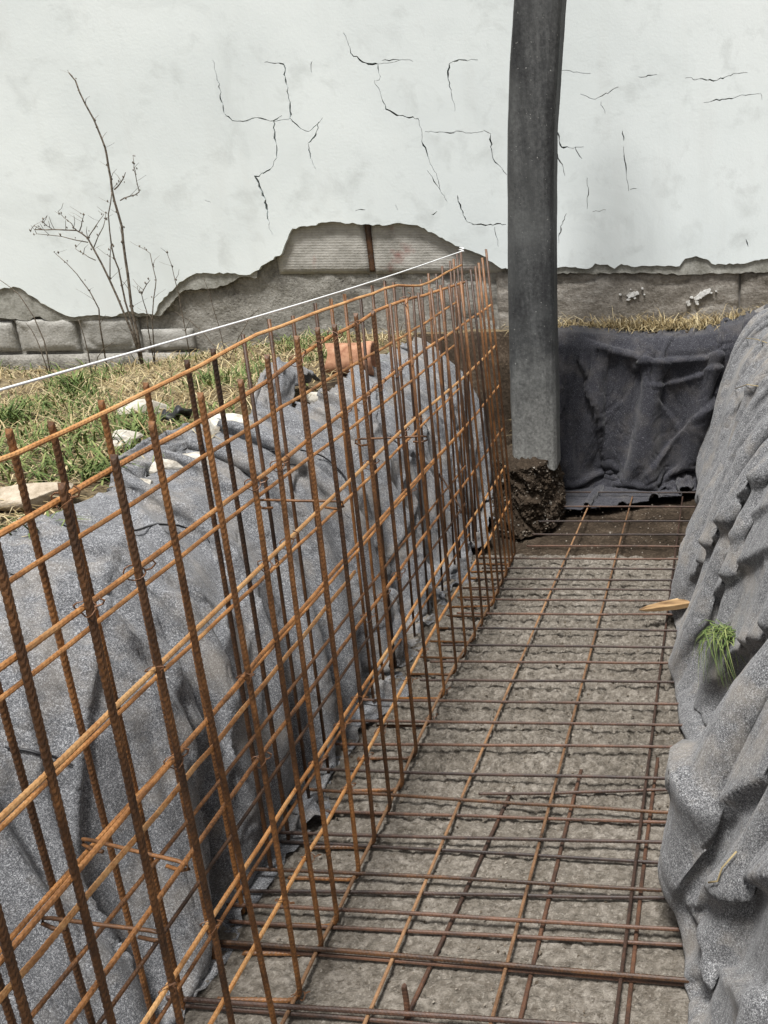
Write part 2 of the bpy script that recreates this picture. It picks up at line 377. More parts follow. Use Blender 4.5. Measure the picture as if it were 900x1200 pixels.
cr = [([(251, 80), (257, 98), (258, 112), (262, 132), (272, 141), (285, 142), (300, 138)], 1.1),
 ([(310, 73), (332, 75), (335, 95), (338, 112), (340, 138), (350, 149), (362, 154)], 1.7),
 ([(330, 135), (320, 141), (323, 165), (324, 185), (318, 197)], 1.7), ([(316, 199), (299, 207), (306, 222), (312, 240), (315, 264)], 2.4),
 ([(302, 138), (314, 141)], 0.9), ([(374, 143), (370, 158), (361, 168), (364, 185), (370, 198)], 1.4),
 ([(407, 48), (411, 62), (425, 73), (443, 75), (446, 90)], 1.8), ([(439, 94), (447, 115), (452, 128), (465, 135), (490, 139), (494, 151)], 1.6),
 ([(494, 157), (496, 170), (501, 183), (507, 196)], 1.7), ([(501, 200), (510, 215), (517, 226)], 1.3), ([(448, 71), (468, 70)], 1.0),
 ([(498, 154), (520, 155), (560, 155), (566, 154)], 1.0), ([(566, 152), (575, 157), (575, 172), (580, 190), (588, 197)], 1.9),
 ([(560, 70), (535, 71), (526, 75), (525, 92), (530, 117)], 1.5), ([(536, 229), (540, 245), (547, 260)], 1.9), ([(553, 263), (575, 263), (593, 263)], 1.3), ([(580, 266), (581, 275), (584, 289)], 1.3),
 ([(648, 148), (655, 160), (658, 172), (672, 174)], 1.8), ([(651, 178), (660, 196)], 1.8), ([(657, 82), (672, 85), (692, 86)], 1.0), ([(748, 90), (770, 87)], 1.0),
 ([(803, 92), (840, 94), (860, 86), (876, 85)], 1.2), ([(825, 120), (850, 116), (867, 112)], 1.1), ([(680, 110), (697, 116), (706, 112), (725, 102)], 0.9), ([(704, 119), (709, 133)], 1.0),
 ([(730, 153), (731, 165)], 1.1), ([(731, 172), (732, 188), (734, 205)], 1.2), ([(688, 208), (690, 225), (688, 245)], 0.9), ([(694, 248), (710, 246)], 0.8), ([(664, 250), (657, 265), (655, 285)], 1.3),
 ([(891, 109), (893, 117)], 1.6), ([(874, 280), (877, 289)], 2.4), ([(241, 235), (247, 237)], 1.2), ([(674, 172), (682, 186)], 0.9), ([(512, 248), (506, 252)], 0.9), ([(366, 72), (365, 85)], 0.8),
 ([(285, 142), (302, 138), (320, 142), (340, 139)], 0.7), ([(362, 154), (374, 143), (378, 138)], 0.6), ([(318, 197), (308, 204)], 1.2), ([(446, 90), (440, 95)], 0.8), ([(494, 151), (495, 158)], 1.2), ([(507, 196), (512, 208), (517, 226), (524, 236)], 0.6), ([(547, 260), (556, 263)], 1.0), ([(443, 75), (470, 70), (484, 72)], 0.6), ([(588, 197), (594, 205)], 0.7), ([(530, 117), (533, 130)], 0.6), ([(660, 196), (662, 206)], 0.7), ([(672, 174), (684, 172)], 0.6), ([(734, 205), (737, 224)], 0.5), ([(315, 264), (319, 275)], 0.6), ([(407, 48), (402, 38)], 0.7), ([(251, 80), (249, 70)], 0.6), ([(867, 112), (890, 110)], 0.6),
 ([(738, 222), (746, 221)], 0.8), ([(463, 240), (466, 246)], 1.0), ([(416, 247), (428, 246)], 1.0)]
holes = []
pxm = 3.35 * H / FPX * 1.02
for i, (pl, w) in enumerate(cr):
    pts = jagged([wp(*p) for p in pl], 0.007, 0.018, 50 + i)
    n = len(pts); r = random.Random(i); lft = []; rgt = []
    for k, p in enumerate(pts):
        a = pts[max(0, k - 1)]; b = pts[min(n - 1, k + 1)]; dx, dz = b[0] - a[0], b[1] - a[1]; L = math.hypot(dx, dz) or 1
        nx, nz = -dz / L, dx / L
        e = min(1, 0.25 + 2.6 * k / max(1, n - 1)) * min(1, 0.25 + 2.6 * (n - 1 - k) / max(1, n - 1))
        hw = max(0.0012, pxm * w * 0.44 * e * r.uniform(0.3, 1.4))
        lft.append((p[0] + nx * hw, p[1] + nz * hw)); rgt.append((p[0] - nx * hw * r.uniform(.6, 1.2), p[1] - nz * hw))
    holes.append(lft + rgt[::-1])
slab('plaster', outline, M['plaster'], 0.0, 0.032, wall, holes)
# undercoat left hanging a little below the paint coat
uc_px = [(620, 320), (700, 321), (760, 320), (800, 322), (850, 320), (900, 319)]
uc = jagged([wp(*p) for p in uc_px] + [(S1, wp(900, 319)[1] - .03)], 0.006, 0.025, 8)
slab('undercoat', uc + [(S1, wp(900, 290)[1]), wp(620, 295)], M['undercoat'], -0.012, 0.03, wall)
uc2 = jagged([wp(*p) for p in [(-200, 372), (0, 373), (30, 376), (45, 371), (60, 378), (90, 376), (150, 371), (185, 371), (215, 340), (250, 338), (268, 332), (280, 325), (300, 326)]], 0.005, 0.02, 9)
slab('undercoat', uc2 + [wp(300, 300), wp(0, 300), wp(-200, 300)], M['undercoat'], -0.014, 0.022, wall)

def rough_panel(name, s0, s1, z0, z1, off, thick, amp, step, seed, mat, parent, freq=9):
    nu = max(2, int((s1 - s0) / step)); nv = max(2, int((z1 - z0) / step))
    u = np.linspace(s0, s1, nu); v = np.linspace(z0, z1, nv); U, V = np.meshgrid(u, v, indexing='ij')
    D = off + amp * fbm(U * freq, V * freq, seed, 5, 0.6) - amp * 1.2 * ridge(U * 3, V * 5, seed + 2, 12)
    bd = np.minimum.reduce([U - s0, s1 - U, V - z0, z1 - V]); D = D - (0.008 + amp * .9 * (vn(U * 22, V * 22, seed + 7))) * (1 - sst(0, 0.028, bd))
    P = np.stack([pA.x + wt.x * U + wnrm.x * D, pA.y + wt.y * U + wnrm.y * D, V], -1).reshape(-1, 3)
    f = grid_faces(nu, nv).tolist(); nP = len(P)
    ring = [i * nv for i in range(nu)] + [(nu - 1) * nv + j for j in range(1, nv)] + [i * nv + nv - 1 for i in range(nu - 2, -1, -1)] + [j for j in range(nv - 2, 0, -1)]
    back = []
    for q in ring:
        uu, vv = U.reshape(-1)[q], V.reshape(-1)[q]; back.append(tuple(w3(uu, vv, off - thick)))
    m = len(ring)
    for k in range(m): f.append([ring[k], ring[(k + 1) % m], nP + (k + 1) % m, nP + k])
    return mesh_obj(name, P.tolist() + back, f, mat, parent)
zl = 0.55
rough_panel('mortar_face', -0.9, 4.35, 0.60, wp(430, 250)[1], -0.052, 0.1, 0.012, 0.018, 21, M['mortar'], wall)
zc0, zc1 = wp(400, 321)[1], wp(400, 250)[1]
sj = wp(432, 290)[0]
rough_panel('clay_block', wp(322, 300)[0], sj - 0.022, zc0, zc1, -0.034, 0.03, 0.003, 0.03, 22, M['combed'], wall)
rough_panel('clay_block', sj + 0.018, wp(590, 300)[0], zc0 - .004, zc1, -0.036, 0.03, 0.003, 0.03, 23, M['combed'], wall)
rough_panel('rusty_steel_strip', sj - 0.020, sj + 0.014, zc0 + .01, zc1, -0.030, 0.02, 0.003, 0.012, 24, M['rust'], wall)
# row of cut foundation stones on the left, each a piece of its own
ztop, zbot = wp(60, 377)[1], wp(60, 412)[1]
xs = [-330, -240, -150, -70, 17, 90, 163, 226]
for i, (a, b) in enumerate(zip(xs[:-1], xs[1:])):
    rough_panel('foundation_stone', wp(a, 395)[0] + 0.012, wp(b, 395)[0] - 0.012, zbot, ztop + (0.012 * (i % 3)) - (0.06 if i == 6 else 0), -0.006 - 0.008 * (i % 2), 0.06, 0.015, 0.014, 60 + i, M['stone'], wall, 6)
rough_panel('footing', S0, wp(232, 425)[0], 0.55, zbot - 0.022, 0.02, 0.1, 0.010, 0.03, 70, M['mortar'], wall, 5)
rough_panel('plinth', wp(582, 350)[0], wp(868, 350)[0] - 0.008, 0.70, wp(700, 317.5)[1], -0.030, 0.1, 0.012, 0.018, 25, M['plinth'], wall)
rough_panel('plinth', wp(868, 350)[0] + 0.008, S1, 0.70, wp(900, 318)[1], -0.024, 0.1, 0.012, 0.03, 26, M['plinth'], wall)
def splash(pts, seed):
    r = random.Random(seed); xs_ = [p[0] for p in pts]; ys_ = [p[1] for p in pts]; cx_, cy_ = sum(xs_) / len(xs_), sum(ys_) / len(ys_)
    core = [((p[0] - cx_) * .62 + cx_, (p[1] - cy_) * .62 + cy_) for p in pts]; polys = [core]
    for k in range(9):
        i = r.randrange(len(pts)); f = r.uniform(.7, 1.15); x0, y0 = cx_ + (pts[i][0] - cx_) * f + r.uniform(-2, 2), cy_ + (pts[i][1] - cy_) * f + r.uniform(-2, 2); q_ = r.uniform(.5, 1.9); n = r.choice((5, 6, 7))
        polys.append([(x0 + q_ * 1.5 * math.cos(6.28 * m / n) * r.uniform(.5, 1.2), y0 - q_ * math.sin(6.28 * m / n) * r.uniform(.5, 1.2)) for m in range(n)])
    for k, pl in enumerate(polys):
        slab('paint_flake', jagged([wp(*p) for p in pl + pl[:1]], 0.004, 0.010, seed * 50 + k)[:-1], M['paint'], -0.0135 - .0004 * k, 0.02, wall)
splash([(730, 347), (738, 341), (752, 340), (754, 345), (744, 349), (733, 352)], 1)
splash([(808, 352), (818, 343), (830, 336), (840, 335), (838, 341), (826, 349), (816, 355), (809, 356)], 2)
# solid core behind everything
def core_box():
    bm = bmesh.new(); co = []
    for s in (S0, S1):
        for z in (0.3, ZT - 0.01):
            for o in (-0.062, -0.45): co.append(bm.verts.new(w3(s, z, o)))
    bmesh.ops.convex_hull(bm, input=co); return bm
bm_obj('masonry_core', core_box(), M['core'], wall)

# ------------------------------------------------------------------ geotextile sheets
def smooth_profile(pts, n):
    p = np.array(pts, float); s = np.r_[0, np.cumsum(np.hypot(*np.diff(p, axis=0).T))]
    q = np.linspace(0, s[-1], n); x = np.interp(q, s, p[:, 0]); z = np.interp(q, s, p[:, 1])
    k = np.hanning(max(3, n // 9)); k /= k.sum(); pad = len(k) // 2
    f = lambda a: np.convolve(np.r_[2 * a[0] - a[1:pad + 1][::-1], a, 2 * a[-1] - a[-pad - 1:-1][::-1]], k, 'same')[pad:-pad]
    return q, f(x), f(z)
def sheet(name, P, N, disp, nu, nv, mat, mask=None, thick=0.006):
    V = (P + N * disp[..., None]).reshape(-1, 3)
    f = grid_faces(nu, nv)
    if mask is not None:
        keep = mask[:-1, :-1] & mask[1:, 1:] & mask[1:, :-1] & mask[:-1, 1:]; f = f[keep.reshape(-1)]
    o = mesh_obj(name, V, f, mat)
    if mask is not None:
        bm = bmesh.new(); bm.from_mesh(o.data)
        bmesh.ops.delete(bm, geom=[v for v in bm.verts if not v.link_faces], context='VERTS'); bm.to_mesh(o.data); bm.free()
    if thick:
        md = o.modifiers.new('thickness', 'SOLIDIFY'); md.thickness = thick; md.offset = -1
    return o

def fold_field(A, B, n, arange, brange, ang, angj, lmin, lmax, wmin, wmax, hw, seed, sharp=3.5, both=True):
    """n pinched folds in a sheet; A, B are its two running lengths in metres, ang is measured from the B direction"""
    r = np.random.default_rng(seed); out = np.zeros_like(A)
    a_ax, b_ax = A[:, 0], B[0]
    for i in range(n):
        ca, cb = r.uniform(*arange), r.uniform(*brange); th = ang + r.normal(0, angj); L = r.uniform(lmin, lmax); w = r.uniform(wmin, wmax); h = w * hw * r.uniform(.4, 1.3)
        R = L + 4 * w
        i0, i1 = np.searchsorted(a_ax, [ca - R, ca + R]); j0, j1 = np.searchsorted(b_ax, [cb - R, cb + R])
        if i1 - i0 < 2 or j1 - j0 < 2: continue
        da = A[i0:i1, j0:j1] - ca; db = B[i0:i1, j0:j1] - cb
        al = da * math.sin(th) + db * math.cos(th); ac = da * math.cos(th) - db * math.sin(th)
        k = r.normal(0, .45) / L; ac = ac + k * al * al + 0.25 * w * np.sin(al * r.uniform(8, 22) + i)
        if r.random() < .5: ac = -ac
        tp = np.clip(1 - (al / L) ** 2, 0, 1) ** 1.2; ww = w * (.55 + .45 * tp)
        prof = np.where(ac < 0, np.exp(-np.abs(ac) / ww), np.exp(-(ac * sharp / ww) ** 2))
        sgn = 1 if (not both or r.random() < .7) else -0.7
        out[i0:i1, j0:j1] += sgn * h * tp * prof
    return out
def make_sdf(poly, lo, hi, step=0.01):
    """signed distance (positive = outside, on the left of the polyline's direction) on a grid, with its gradient"""
    gx = np.arange(lo[0], hi[0] + step, step); gz_ = np.arange(lo[1], hi[1] + step, step)
    A, B = np.meshgrid(gx, gz_, indexing='ij'); best = np.full(A.shape, 1e9); sg = np.ones(A.shape)
    p = np.asarray(poly, float); d0 = p[1] - p[0]; d1 = p[-1] - p[-2]
    p = np.vstack([p[0] - d0 / np.linalg.norm(d0) * 3, p, p[-1] + d1 / np.linalg.norm(d1) * 3])
    for a, b in zip(p[:-1], p[1:]):
        d = b - a; L2 = d @ d; t_ = np.clip(((A - a[0]) * d[0] + (B - a[1]) * d[1]) / L2, 0, 1)
        ex, ez = A - a[0] - t_ * d[0], B - a[1] - t_ * d[1]; dist = np.hypot(ex, ez)
        side = np.where(d[0] * ez - d[1] * ex >= 0, 1.0, -1.0); m = dist < best - 1e-9; best = np.where(m, dist, best); sg = np.where(m, side, sg)
    S = best * sg; Gx, Gz = np.gradient(S, step); G = np.hypot(Gx, Gz) + 1e-9
    return dict(lo=lo, step=step, F=np.stack([S, Gx / G, Gz / G], -1), shape=S.shape)
def sdf_at(sd, x, z):
    u = np.clip((x - sd['lo'][0]) / sd['step'], 0, sd['shape'][0] - 1.001); v = np.clip((z - sd['lo'][1]) / sd['step'], 0, sd['shape'][1] - 1.001)
    i, j = u.astype(int), v.astype(int); fu, fv = (u - i)[..., None], (v - j)[..., None]; F = sd['F']
    return F[i, j] * (1 - fu) * (1 - fv) + F[i + 1, j] * fu * (1 - fv) + F[i, j + 1] * (1 - fu) * fv + F[i + 1, j + 1] * fu * fv
def drape(P0, ra, rb, sd, shift, seed, steps=45, iters=5, g=0.0009, pin=None, bend=0.12, noise=0.012, mu=0.35, gap=0.004, quiet=0.25):
    """position-based cloth on a grid. P0 (na, nb, 3) = (u, a, z); ra, rb rest lengths of the edges along a and b"""
    P = P0.copy(); na, nb, _ = P.shape; r = np.random.default_rng(seed)
    A_, B_ = np.meshgrid(np.arange(na), np.arange(nb), indexing='ij')
    n0 = fbm(A_ * .21, B_ * .05, seed, 3); st = sdf_at(sd, P[..., 0] - shift(P[..., 1], P[..., 2]), P[..., 2])
    P[..., 0] += st[..., 1] * (gap + noise * (1 + n0)); P[..., 2] += st[..., 2] * (gap + noise * (1 + n0)); P += r.normal(0, .0012, P.shape)
    if pin is not None: P[pin] = P0[pin]
    prev = P.copy(); w = np.ones((na, nb)); 
    if pin is not None: w[pin] = 0
    sets = []
    def add(s1, s2, rest, kst, kco): sets.append((s1, s2, rest, kst, kco))
    def pairs(di, dj, rest, kst, kco, ncol):
        for c in range(ncol):
            if di and dj > 0: ii = slice(c, na - di, 2); s1 = (ii, slice(0, nb - dj)); s2 = (slice(c + di, na, 2), slice(dj, nb))
            elif di and dj < 0: s1 = (slice(c, na - di, 2), slice(-dj, nb)); s2 = (slice(c + di, na, 2), slice(0, nb + dj))
            elif di: s1 = (slice(c, na - di, 2 * di), slice(None)); s2 = (slice(c + di, na, 2 * di), slice(None))
            else: s1 = (slice(None), slice(c, nb - dj, 2 * dj)); s2 = (slice(None), slice(c + dj, nb, 2 * dj))
            n = min(len(range(*s1[0].indices(na))), len(range(*s2[0].indices(na)))); m = min(len(range(*s1[1].indices(nb))), len(range(*s2[1].indices(nb))))
            i1 = np.arange(*s1[0].indices(na))[:n]; i2 = np.arange(*s2[0].indices(na))[:n]; j1 = np.arange(*s1[1].indices(nb))[:m]; j2 = np.arange(*s2[1].indices(nb))[:m]
            if n == 0 or m == 0: continue
            sl = lambda q: slice(q[0], q[-1] + 1, (q[1] - q[0]) if len(q) > 1 else 1)
            a1, a2 = (sl(i1), sl(j1)), (sl(i2), sl(j2))
            add(a1, a2, rest[a1] if isinstance(rest, np.ndarray) else rest, kst, kco)
    RA = np.zeros((na, nb)); RA[:-1] = ra; RB = np.zeros((na, nb)); RB[:, :-1] = rb
    D1 = np.hypot(RA, RB)
    pairs(1, 0, RA, .9, .55, 2); pairs(0, 1, RB, .9, .55, 2); pairs(1, 1, D1, .35, .12, 2); pairs(1, -1, D1, .35, .12, 2)
    R2 = RA.copy(); R2[:-1] += RA[1:]; pairs(2, 0, R2, 0, bend, 4); R3 = RB.copy(); R3[:, :-1] += RB[:, 1:]; pairs(0, 2, R3, 0, bend, 4)
    for sidx in range(steps):
        vel = (P - prev) * (0.96 if sidx < steps * .6 else quiet * 2); prev = P.copy(); P = P + vel * w[..., None]; P[..., 2] -= g * w
        for it in range(iters):
            for (s1, s2, rest, kst, kco) in sets:
                d = P[s2] - P[s1]; L = np.sqrt((d * d).sum(-1)) + 1e-9; w1, w2 = w[s1], w[s2]
                e = (L - rest) / L; e = e * np.where(e > 0, kst, kco) / np.maximum(w1 + w2, 1e-6)
                c = d * e[..., None]; P[s1] += c * w1[..., None]; P[s2] -= c * w2[..., None]
            if it % 2 == 0 or it == iters - 1:
                q = sdf_at(sd, P[..., 0] - shift(P[..., 1], P[..., 2]), P[..., 2]); pen = np.clip(gap - q[..., 0], 0, .08) * w
                P[..., 0] += q[..., 1] * pen; P[..., 2] += q[..., 2] * pen
                zf = np.clip(gap + .004 - P[..., 2], 0, None) * w; P[..., 2] += zf
                hit = ((pen + zf) > 1e-5)[..., None]; P = np.where(hit, P - mu * (P - prev) * w[..., None], P)
    return P
def upsample(P, k=2):
    """Catmull-Rom upsampling of a grid of points"""
    for ax_i in (0, 1):
        Q = np.moveaxis(P, ax_i, 0); n = len(Q); Q = np.concatenate([2 * Q[:1] - Q[1:2], Q, 2 * Q[-1:] - Q[-2:-1]])
        out = []
        for m in range(k):
            t_ = m / k; a, b, c, d = Q[:-3], Q[1:-2], Q[2:-1], Q[3:]
            out.append(.5 * (2 * b + (c - a) * t_ + (2 * a - 5 * b + 4 * c - d) * t_ ** 2 + (3 * b - a - 3 * c + d) * t_ ** 3))
        R = np.stack(out, 1).reshape(-1, *Q.shape[1:]); R = np.concatenate([R, Q[-2:-1]]); P = np.moveaxis(R, 0, ax_i)
    return P
def grid_normals(P):
    n = np.cross(np.gradient(P, axis=0), np.gradient(P, axis=1)); return n / (np.linalg.norm(n, axis=-1, keepdims=True) + 1e-12)

def lay(poly, a0, a1, seed, exc, shift, nb, sd_lo, sd_hi, step=0.042, excb=1.06, init=None, bend=.35, skew=.10, fine=1.07, fsteps=28, **kw):
    """drape a sheet over a bank whose section is poly (u, z): first coarse folds, then finer wrinkles; returns points (u, a, z) and running lengths"""
    poly = np.array(poly) * H; sd = make_sdf(poly, sd_lo, sd_hi); nb //= 2
    q, x, z = smooth_profile(np.array(init) * H if init is not None else poly, nb)
    aa = np.arange(a0 * H, a1 * H, step); na = len(aa); P0 = np.zeros((na, nb, 3)); P0[..., 1] = aa[:, None]; P0[..., 2] = np.maximum(z, .006)[None]
    P0[..., 0] = x[None] + shift(P0[..., 1], P0[..., 2])
    P0[..., 1] += (skew * fbm(aa * .9, aa * 0, seed + 5, 2) + skew * .6)[:, None] * sst(.2, 1, q / q[-1])[None] * sst(0, .5, np.minimum(aa - aa[0], aa[-1] - aa))[:, None]
    E = exc(P0[..., 1], np.tile(q, (na, 1))); ra = step * E[:-1]; rb = np.tile((q[1] - q[0]) * excb, (na, nb - 1))
    pin = np.zeros((na, nb), bool); pin[0] = pin[-1] = True; pin[:, -1] = True
    P = drape(P0, ra, rb, sd, shift, seed, pin=pin, bend=bend, noise=.02, steps=55, iters=6, **kw)
    P = upsample(P, 2); na, nb = P.shape[:2]; RAf = np.repeat(ra, 2, 0)[:na - 1] / 2; RAf = np.repeat(RAf, 2, 1)[:, :nb]; RAf = np.concatenate([RAf, np.repeat(RAf[:, -1:], nb - RAf.shape[1], 1)], 1) if RAf.shape[1] < nb else RAf
    A_ = np.linspace(0, 1, na)[:, None] * (aa[-1] - aa[0]) + 0 * np.arange(nb)[None]; B_ = np.linspace(0, q[-1], nb)[None] + 0 * A_
    RAf = RAf * (fine + .05 * (vn(A_ * 2.1, B_ * 1.7, seed + 9) ** 2))[:-1]; rbf = np.full((na, nb - 1), (q[1] - q[0]) * excb / 2)
    pin = np.zeros((na, nb), bool); pin[0] = pin[-1] = True; pin[:, -1] = True
    P = drape(P, RAf, rbf, sd, shift, seed + 1, pin=pin, bend=.10, noise=.001, steps=fsteps, iters=4, **kw)
    P = upsample(P, 2); A = np.linspace(aa[0], aa[-1], P.shape[0]); B = np.linspace(0, q[-1], P.shape[1]); A, B = np.meshgrid(A, B, indexing='ij')
    return P, A, B
def line_fold(PP, A, B, px, h, w, wf=.006, near=True):
    """a lap or ridge in a sheet along a line seen in the photograph; the raised side is the near/lower one when near is set"""
    a = PP - np.array(O); out = np.zeros_like(A); pts = []
    for (x0, y0), (x1, y1) in zip(px[:-1], px[1:]):
        for k in np.linspace(0, 1, 5)[:-1]: pts.append((x0 + (x1 - x0) * k, y0 + (y1 - y0) * k))
    pts.append(px[-1]); ab = []
    for p in pts:
        rr = np.array(ray(*p).normalized()); t_ = a @ rr; d2 = (a ** 2).sum(-1) - t_ ** 2
        nr = d2 < d2.min() + 2.5e-4; i = np.unravel_index(np.argmin(np.where(nr, t_, 1e9)), d2.shape); ab.append((A[i], B[i]))
    ab = np.array(ab)
    if len(ab) > 6:
        k = np.array([1, 2, 3, 2, 1]) / 9; e = np.vstack([ab[:1]] * 2 + [ab] + [ab[-1:]] * 2); ab = np.stack([np.convolve(e[:, m], k, 'valid') for m in (0, 1)], 1)
    best = np.full(A.shape, 1e9); sgn = np.ones(A.shape); al = np.zeros(A.shape); n = len(ab) - 1
    for m, (p, q_) in enumerate(zip(ab[:-1], ab[1:])):
        d = q_ - p; L2 = d @ d + 1e-9; tt = ((A - p[0]) * d[0] + (B - p[1]) * d[1]) / L2; tc = np.clip(tt, 0, 1)
        ea, eb = A - p[0] - tc * d[0], B - p[1] - tc * d[1]; dist = np.hypot(ea, eb); mk = dist < best
        best = np.where(mk, dist, best); sgn = np.where(mk, np.where(d[0] * eb - d[1] * ea >= 0, 1, -1), sgn); al = np.where(mk, (m + tc) / n, al)
    if not near: sgn = -sgn
    tp = sst(0, .3, al) * sst(1, .6, al); wob = 1 + .15 * fbm(A * 5, B * 5, int(abs(px[0][0])) + 3, 2)
    return h * tp * wob * np.where(sgn > 0, np.exp(-best / w), np.exp(-(best / wf) ** 2))
# left bank (u = -X)
L_POLY = [(.60, .0), (.715, .0), (.724, .06), (.734, .16), (.744, .27), (.767, .37), (.812, .45), (.872, .51), (.945, .543), (1.02, .553), (1.10, .552)]
def l_shift(a, z):
    d = a / H; z = z / H
    return -H * 0.062 * sst(1.6, 1.1, d) * sst(.82, .98, d) * sst(.10, .32, z) * sst(.57, .50, z) + H * (0.085 * sst(.14, .36, z) * sst(.57, .50, z) - .035 * sst(.2, .1, z) * sst(.0, .05, z)) * sst(.97, .72, d) - .03 * fbm(a * 1.1, z * 2.2, 42, 2) * sst(.02, .15, z) * sst(.56, .48, z)
P, wd, wq = lay(L_POLY[1:], -.08, 3.08, 401, lambda a, q: 1.04 + .26 * vn(a * 1.3, q * 1.2, 402) ** 1.6, l_shift, 88, (.8, -.2), (2.3, 1.5), init=[(.685, .004)] + L_POLY[1:], skew=.22, fine=1.05)
P[..., 0] *= -1; N = grid_normals(P); N *= np.sign(N[..., 2].mean())
D = wd / H; QM = float(wq.max())
disp = fold_field(wd, wq, 85, (0, 5.6), (0.55, QM), 0.25, .3, .35, .9, .016, .034, .85, 401, 3.0) + fold_field(wd, wq, 60, (0, 5.6), (0.1, 1.0), 0.15, .3, .3, .8, .02, .045, .8, 404, 3.0) + fold_field(wd, wq, 120, (0, 5.6), (0, QM), 0.2, .6, .06, .2, .007, .013, .5, 402) + .0022 * fbm(wd * 22, wq * 22, 47, 3)
LS = P + N * disp[..., None]
edgeX = -0.955 - 0.05 * fbm(D * 2.3, D * 0, 48)
LMASK = P[..., 0] / H > edgeX
left_sheet = sheet('geotextile_sheet', LS, N, np.zeros_like(disp), *disp.shape, M['fabric'], LMASK, 0)
tag(left_sheet, 'grey felt membrane draped over the left bank behind the upright rebar', 'membrane')
def on_left(x, y):
    """point of the left sheet hit by a photo pixel"""
    r = ray(x, y); a = LS - np.array(O); rr = np.array(r.normalized())
    t = a @ rr; d2 = (a ** 2).sum(-1) - t ** 2; i = np.unravel_index(np.argmin(np.where(LMASK, d2, 1e9)), d2.shape)
    return Vector(LS[i]), i

# right bank
R_POLY = [(-.02, .0), (0.0, .0), (.004, .05), (.006, .15), (.016, .26), (.09, .40), (.18, .53), (.27, .62), (.36, .66), (.48, .67), (.60, .665), (.74, .645)]
def r_shift(a, z):
    d = a / H; z = z / H
    dl = d + 0.10 * z + 0.05 * fbm(a * 1.5, z * 2.7, 51)
    def lobe(c, w, h):   # a lap of cloth with a sharp far edge and a long near side
        x = (dl - c) / w; return h * np.where(x < 0, np.exp(-(x * 1.0) ** 2), np.exp(-(x * 4.5) ** 2))
    laps = (lobe(1.05, .15, .075) + lobe(1.72, .2, .05) + lobe(2.05, .25, .05) + lobe(0.62, .2, .05) + lobe(2.5, .2, .04) + lobe(2.9, .2, .03)) * sst(0.08, 0.32, z) * sst(.66, .5, z)
    return H * (right_foot(dl) + .098) * sst(0.66, 0.20, z) + H * 0.06 * sst(2.36, 2.46, d) * sst(.25, .16, z) - laps * .7 - .03 * fbm(a * 1.2, z * 2.2, 54, 2) * sst(.1, .3, z)
P, wd, wq = lay(R_POLY, -.05, 3.24, 411, lambda a, q: 1.05 + .24 * vn(a * 1.3, q * 1.1, 412) ** 1.4, r_shift, 92, (-.6, -.2), (1.7, 1.6), excb=1.08, skew=.26, bend=.16, step=.034, fine=1.06)
N = grid_normals(P); N *= np.sign(N[..., 2].mean()); D = wd / H; QM = float(wq.max())
disp = fold_field(wd, wq, 45, (0, 5.9), (0.1, QM), 0.25, .25, .4, .9, .008, .018, .8, 411, 6) + .0015 * fbm(wd * 22, wq * 22, 58, 3)
PF = P + N * disp[..., None]
for px, h, w, nearf in [
    ([(960, 680), (905, 728), (870, 765), (842, 800), (832, 850), (829, 905), (834, 960), (838, 1000)], .065, .16, True), ([(960, 750), (905, 792), (872, 830), (850, 875), (838, 930), (836, 965), (836, 1000)], .03, .10, True),
    ([(980, 840), (905, 900), (868, 935), (838, 975), (808, 1020), (782, 1060), (770, 1090)], .060, .20, True), ([(980, 1015), (905, 1030), (870, 1040), (838, 1050), (812, 1056), (790, 1060)], .050, .09, True),
    ([(800, 1040), (818, 1080), (832, 1110), (838, 1150), (842, 1220)], .030, .07, False), ([(815, 1110), (838, 1132), (862, 1150), (890, 1172), (940, 1215)], .050, .08, True),
    ([(960, 440), (905, 492), (880, 520), (862, 556), (846, 600), (838, 640), (830, 680)], .028, .08, True), ([(960, 500), (905, 548), (882, 572), (862, 604), (842, 632), (818, 664), (800, 690), (785, 715)], .050, .12, True),
    ([(960, 590), (905, 640), (872, 662), (846, 690), (826, 724), (812, 748), (792, 775), (786, 800)], .040, .09, True), ([(960, 390), (905, 440), (878, 456), (858, 478), (846, 500), (840, 530)], .020, .06, True), ([(960, 560), (905, 590), (880, 610), (862, 640), (846, 668), (836, 690)], .022, .05, True)]:
    disp = disp + line_fold(PF, wd, wq, px, h, w, wf=.013, near=nearf)
RS = P + N * disp[..., None]; RS[..., 2] = np.maximum(RS[..., 2], 0.008)
hem = 0.66 + 0.04 * fbm(D * 3, D * 0, 59)
rs = sheet('geotextile_sheet', RS, N, np.zeros_like(disp), *disp.shape, M['fabric_dirty'], P[..., 0] / H < hem, 0)
tag(rs, 'dusty wrinkled grey felt membrane covering the right bank of the trench', 'membrane')
def on_right(x, y):
    r = ray(x, y); a = RS - np.array(O); rr = np.array(r.normalized())
    t = a @ rr; d2 = (a ** 2).sum(-1) - t ** 2; d2 = np.where(t > 0, d2, 1e9)
    near = d2 < d2.min() + 2.5e-4; i = np.unravel_index(np.argmin(np.where(near, t, 1e9)), d2.shape)
    return Vector(RS[i])

